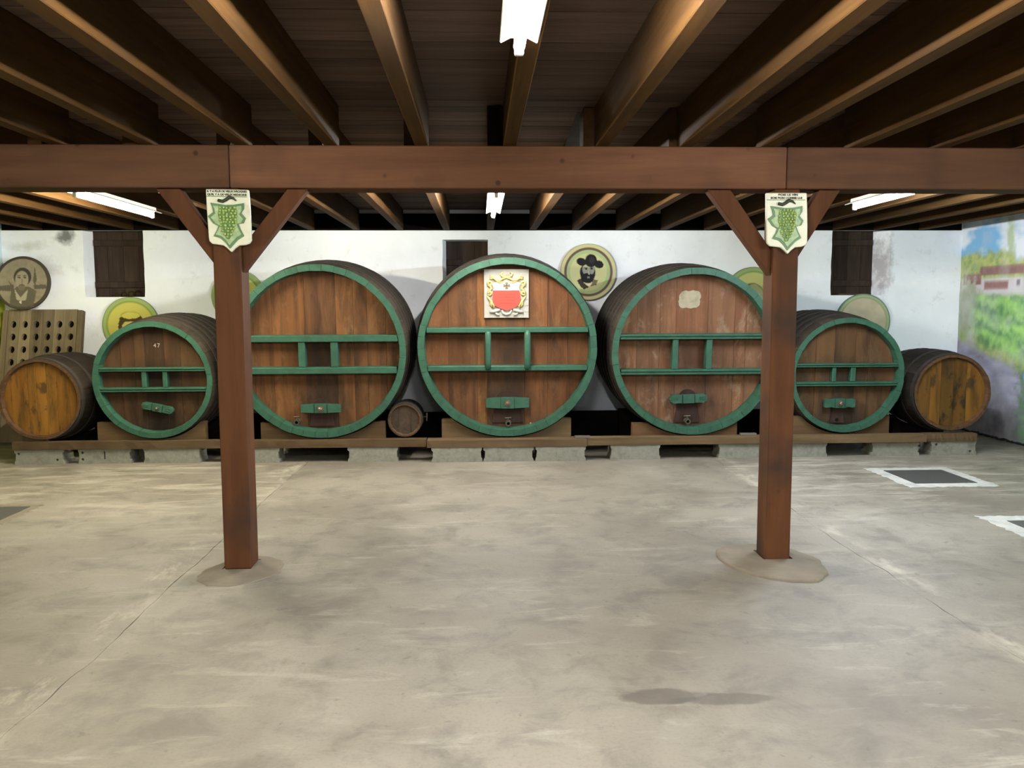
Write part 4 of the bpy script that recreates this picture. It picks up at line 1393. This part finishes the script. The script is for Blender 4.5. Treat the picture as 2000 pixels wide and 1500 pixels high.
def grape_sign(loc, tilt, lines, label, seed, widths):
    rnd = random.Random(seed)
    root = empty('grape_sign', loc, label, 'sign', 'ceramic grape signs on the posts', (0, tilt, 0))
    k = 0.257 / 720.0
    P = lambda x, y: ((x - 605) * k, (1215 - y) * k * 1.09)
    out = [(245, 290), (255, 600), (275, 1000), (285, 1060), (330, 1100), (430, 1110), (510, 1120), (570, 1160), (640, 1222), (690, 1170), (760, 1120), (870, 1110), (940, 1085), (968, 1040), (965, 800), (950, 500), (935, 290)]
    MB().prism([P(*p) for p in out], 0.0, 0.022).obj('plate', M['cream'], root, bevel=0.004)
    MB().box(P(255, 0)[0], P(905, 0)[0], -0.0015, 0.0005, P(0, 402)[1], P(0, 392)[1]).obj('rule_line', M['leaf_dk'], root)
    leaf = [(320, 490), (450, 505), (560, 520), (700, 515), (860, 488), (862, 570), (815, 640), (885, 712), (850, 785), (765, 800), (800, 880), (855, 975), (760, 1030), (700, 1085), (622, 1165), (560, 1085), (480, 1015), (362, 985), (415, 900), (442, 835), (360, 795), (276, 690), (362, 628), (350, 560)]
    c = (600, 800)
    MB().prism([P(*p) for p in leaf], -0.006, 0.0005).obj('leaf_edge', M['leaf_dk'], root)
    MB().prism([P(c[0] + (p[0] - c[0]) * 0.86, c[1] + (p[1] - c[1]) * 0.88) for p in leaf], -0.009, -0.0055).obj('leaf', M['leaf_lt'], root, bevel=0.002)
    MB().prism([P(*p) for p in ((470, 560), (600, 540), (730, 560), (752, 680), (700, 800), (680, 900), (620, 1030), (570, 1020), (520, 900), (500, 800), (448, 680))][::-1], -0.0105, -0.0085).obj('cluster_ground', M['leaf_dk'], root, bevel=0.002)
    g = MB()
    for r_ in range(11):
        y = 560 + 44 * r_
        w = 118 * math.sin(math.pi * (0.34 + 0.6 * r_ / 10)) + 10
        nn = max(1, int(round(2 * w / 50))) + (r_ % 2)
        for i in range(nn):
            x = 595 + (0 if nn == 1 else -w + 2 * w * i / (nn - 1)) + rnd.uniform(-8, 8) + (12 if r_ % 2 else 0)
            px, pz = P(x, y + rnd.uniform(-8, 8))
            g.ball((px, -0.0115, pz), rnd.uniform(0.0075, 0.0098), 8, 6)
    gc = g.obj('grape_cluster', M['grape'], root, smooth=True)
    gc['kind'] = 'stuff'
    st = [P(445, 455), P(520, 470), P(580, 440), P(630, 405), P(690, 420), P(740, 460)]
    MB().tube([(x, -0.006, z) for x, z in st], [0.009, 0.010, 0.010, 0.011, 0.007, 0.003], 8).obj('stem', M['stem'], root, smooth=True)
    for (t, yy, wd) in zip(lines, (334, 382), widths):
        letters(t, 0.0165, root, P(588, 0)[0] if len(t) > 16 else P(615, 0)[0], -0.0012, P(0, yy)[1], width=wd)


grape_sign((-1.462, 4.974, 1.919), 0.015, ('IL Y A PLUS DE VIEUX IVROGNES', "QU'IL Y A DE VIEUX MEDECINS"), 'cream shield sign with green grapes and two full lines of writing', 3, (0.228, 0.226))
grape_sign((1.846, 4.974, 1.905), 0.0, ('BOIS LE VIN', 'SOIS BON COMME LUI'), 'cream shield sign with green grapes and two short lines of writing', 8, (0.118, 0.19))

# ------------------------------------------------------------------ bottle rack in the corner
root = empty('bottle_rack', (-5.30, 9.98, 0.0), 'weathered wooden bottle rack with round holes behind the small ochre cask', 'rack', rot=(math.radians(-13.2), 0, 0))
RH, cwid = 1.615, 0.137


def rack_board(rows_, w, h, hw, hh, top, pitch):
    """board with a column of oval holes, front at y=0"""
    m = MB()
    T, seg = 0.045, 12
    zb_, cells = 0.0, []
    zs_ = [top - pitch * i for i in range(rows_)]
    for zc in zs_:
        cells.append((zc - pitch / 2, zc + pitch / 2, zc))
    lo, hi = cells[-1][0], cells[0][1]
    for y_, flip in ((0.0, 1), (T, 0)):
        for a, b in ((0, lo), (hi, h)):
            m.add([(-w, y_, a), (w, y_, a), (w, y_, b), (-w, y_, b)], [(0, 1, 2, 3)])
        for a, b, zc in cells:
            ring = [(hw * math.cos(2 * math.pi * (k + .5) / seg), y_, zc + hh * math.sin(2 * math.pi * (k + .5) / seg)) for k in range(seg)]
            box = []
            for x, _, z in ring:
                dx, dz = x / hw, (z - zc) / hh
                f = 1 / max(abs(dx), abs(dz))
                box.append((dx * f * w, y_, zc + dz * f * (b - a) / 2))
            m.add(ring + box, [(k, (k + 1) % seg, seg + (k + 1) % seg, seg + k) for k in range(seg)])
            if y_ == 0.0:
                r2 = [(x, T, z) for x, _, z in ring]
                m.add(ring + r2, [(k, (k + 1) % seg, seg + (k + 1) % seg, seg + k) for k in range(seg)])
            # fill the corners of the cell
            m.add([(-w, y_, a), (w, y_, a), (w, y_, b), (-w, y_, b)], [])
    m.add([(-w, 0, 0), (-w, T, 0), (-w, T, h), (-w, 0, h)], [(0, 1, 2, 3)])
    m.add([(w, 0, 0), (w, T, 0), (w, T, h), (w, 0, h)], [(0, 1, 2, 3)])
    m.add([(-w, 0, h), (w, 0, h), (w, T, h), (-w, T, h)], [(0, 1, 2, 3)])
    return m.mesh('rack_board', M['rack'], fix=False)


rbm = rack_board(8, cwid / 2 - 0.0015, RH, 0.034, 0.043, RH - 0.185, 0.155)
for k in range(6):
    t = (0.95, 1.12, 0.78, 0.74, 1.08, 0.92)[k]
    put('rack_board', rbm, root, (-0.343 + k * cwid, 0, 0), color=(t, t * 0.99, t * 0.96))
for x in (-0.445, 0.445):
    put('side_rail', MB().box(x - 0.03, x + 0.03, -0.012, 0.07, 0, RH - 0.01).mesh('side_rail', M['rack'], bevel=0.006), root, color=(0.85, 0.83, 0.8))
put('back_panel', MB().box(-0.41, 0.41, 0.052, 0.06, 0, RH - 0.02).mesh('back_panel', M['darkwood']), root)

# ------------------------------------------------------------------ drain covers, footings, cable
def drain(x0, x1, y0, y1, f, label, white=True):
    root = empty('drain_cover', ((x0 + x1) / 2, (y0 + y1) / 2, 0), label, 'drain cover', 'metal covers in the floor')
    a, b = (x1 - x0) / 2, (y1 - y0) / 2
    MB().box(-a, a, -b, b, 0.0005, 0.006).obj('metal_plate', M['iron_plate'], root, bevel=0.002)
    N = 26
    m = MB()
    inn, outr = [], []
    for i in range(4):
        p0, p1 = ((-1, -1), (1, -1), (1, 1), (-1, 1))[i], ((-1, -1), (1, -1), (1, 1), (-1, 1))[(i + 1) % 4]
        for k in range(N):
            t = k / N
            u, v = p0[0] + (p1[0] - p0[0]) * t, p0[1] + (p1[1] - p0[1]) * t
            inn.append((u * (a + 0.004), v * (b + 0.004)))
            jx = random.uniform(-0.016, 0.016)
            outr.append((u * (a + f) + jx, v * (b + f) + random.uniform(-0.016, 0.016)))
    n4 = 4 * N
    vs = [(x, y, 0.004) for x, y in inn] + [(x, y, 0.0035) for x, y in outr] + [(x * 1.01, y * 1.01, 0.0) for x, y in outr]
    m.add(vs, [(k, (k + 1) % n4, n4 + (k + 1) % n4, n4 + k) for k in range(n4)] + [(n4 + k, n4 + (k + 1) % n4, 2 * n4 + (k + 1) % n4, 2 * n4 + k) for k in range(n4)])
    m.obj('mortar_frame', M['mortar'] if white else M['footing'], root)


drain(3.885, 4.453, 7.15, 7.74, 0.125, 'grey metal floor cover in a white mortar frame, closest to the casks')
drain(3.885, 4.47, 5.28, 5.86, 0.14, 'grey metal floor cover in a white mortar frame, cut by the picture edge')
drain(-4.20, -3.62, 6.24, 6.70, 0.07, 'dull metal floor cover by the yellow wall side', False)


def footing(cx, cy, rx, ry, h, label, seed, px, py=5.09, hx=0.094, hy=0.10):
    rnd = random.Random(seed)
    K = 40
    prof = [(1.0, 0.0), (0.98, h * 0.7), (0.955, h), (0.93, h * 1.1)]
    jit = [1 + 0.10 * math.sin(2.2 * math.pi * k / K * 2 + seed) + rnd.uniform(-0.03, 0.03) for k in range(K)]
    vs = [(rx * f * jit[k] * math.cos(2 * math.pi * k / K), ry * f * jit[k] * math.sin(2 * math.pi * k / K), z + 0.0005) for f, z in prof for k in range(K)]
    for zz in (h * 1.15, 0.0):
        for k in range(K):
            c_, s_ = math.cos(2 * math.pi * k / K), math.sin(2 * math.pi * k / K)
            q = 1 / max(abs(c_), abs(s_))
            vs.append((px - cx + hx * c_ * q, py - cy + hy * s_ * q, zz + 0.0005))
    fs = [(i * K + k, i * K + (k + 1) % K, (i + 1) * K + (k + 1) % K, (i + 1) * K + k) for i in range(5) for k in range(K)]
    o = MB().add(vs, fs).obj('concrete_footing', M['footing'], None, (cx, cy, 0))
    tag(o, label, 'footing')


footing(1.80, 4.98, 0.29, 0.40, 0.014, 'round rough concrete pad around the foot of the right post', 2, 1.857)
footing(-1.45, 4.97, 0.25, 0.27, 0.005, 'thin worn concrete pad around the foot of the left post', 5, -1.486)

m = MB()
pts = [(6.135 + 0.012 * math.sin(y * 21) + 0.01 * math.sin(y * 47), y, 0.014 + 0.004 * math.sin(y * 33)) for y in np.arange(8.3, 10.4, 0.03)]
m.tube(pts, [0.012 + 0.004 * math.sin(i * 1.9) for i in range(len(pts))], 7)
tag(m.obj('black_cable', M['cable'], smooth=True), 'knotted black cable lying along the foot of the mural wall', 'cable')
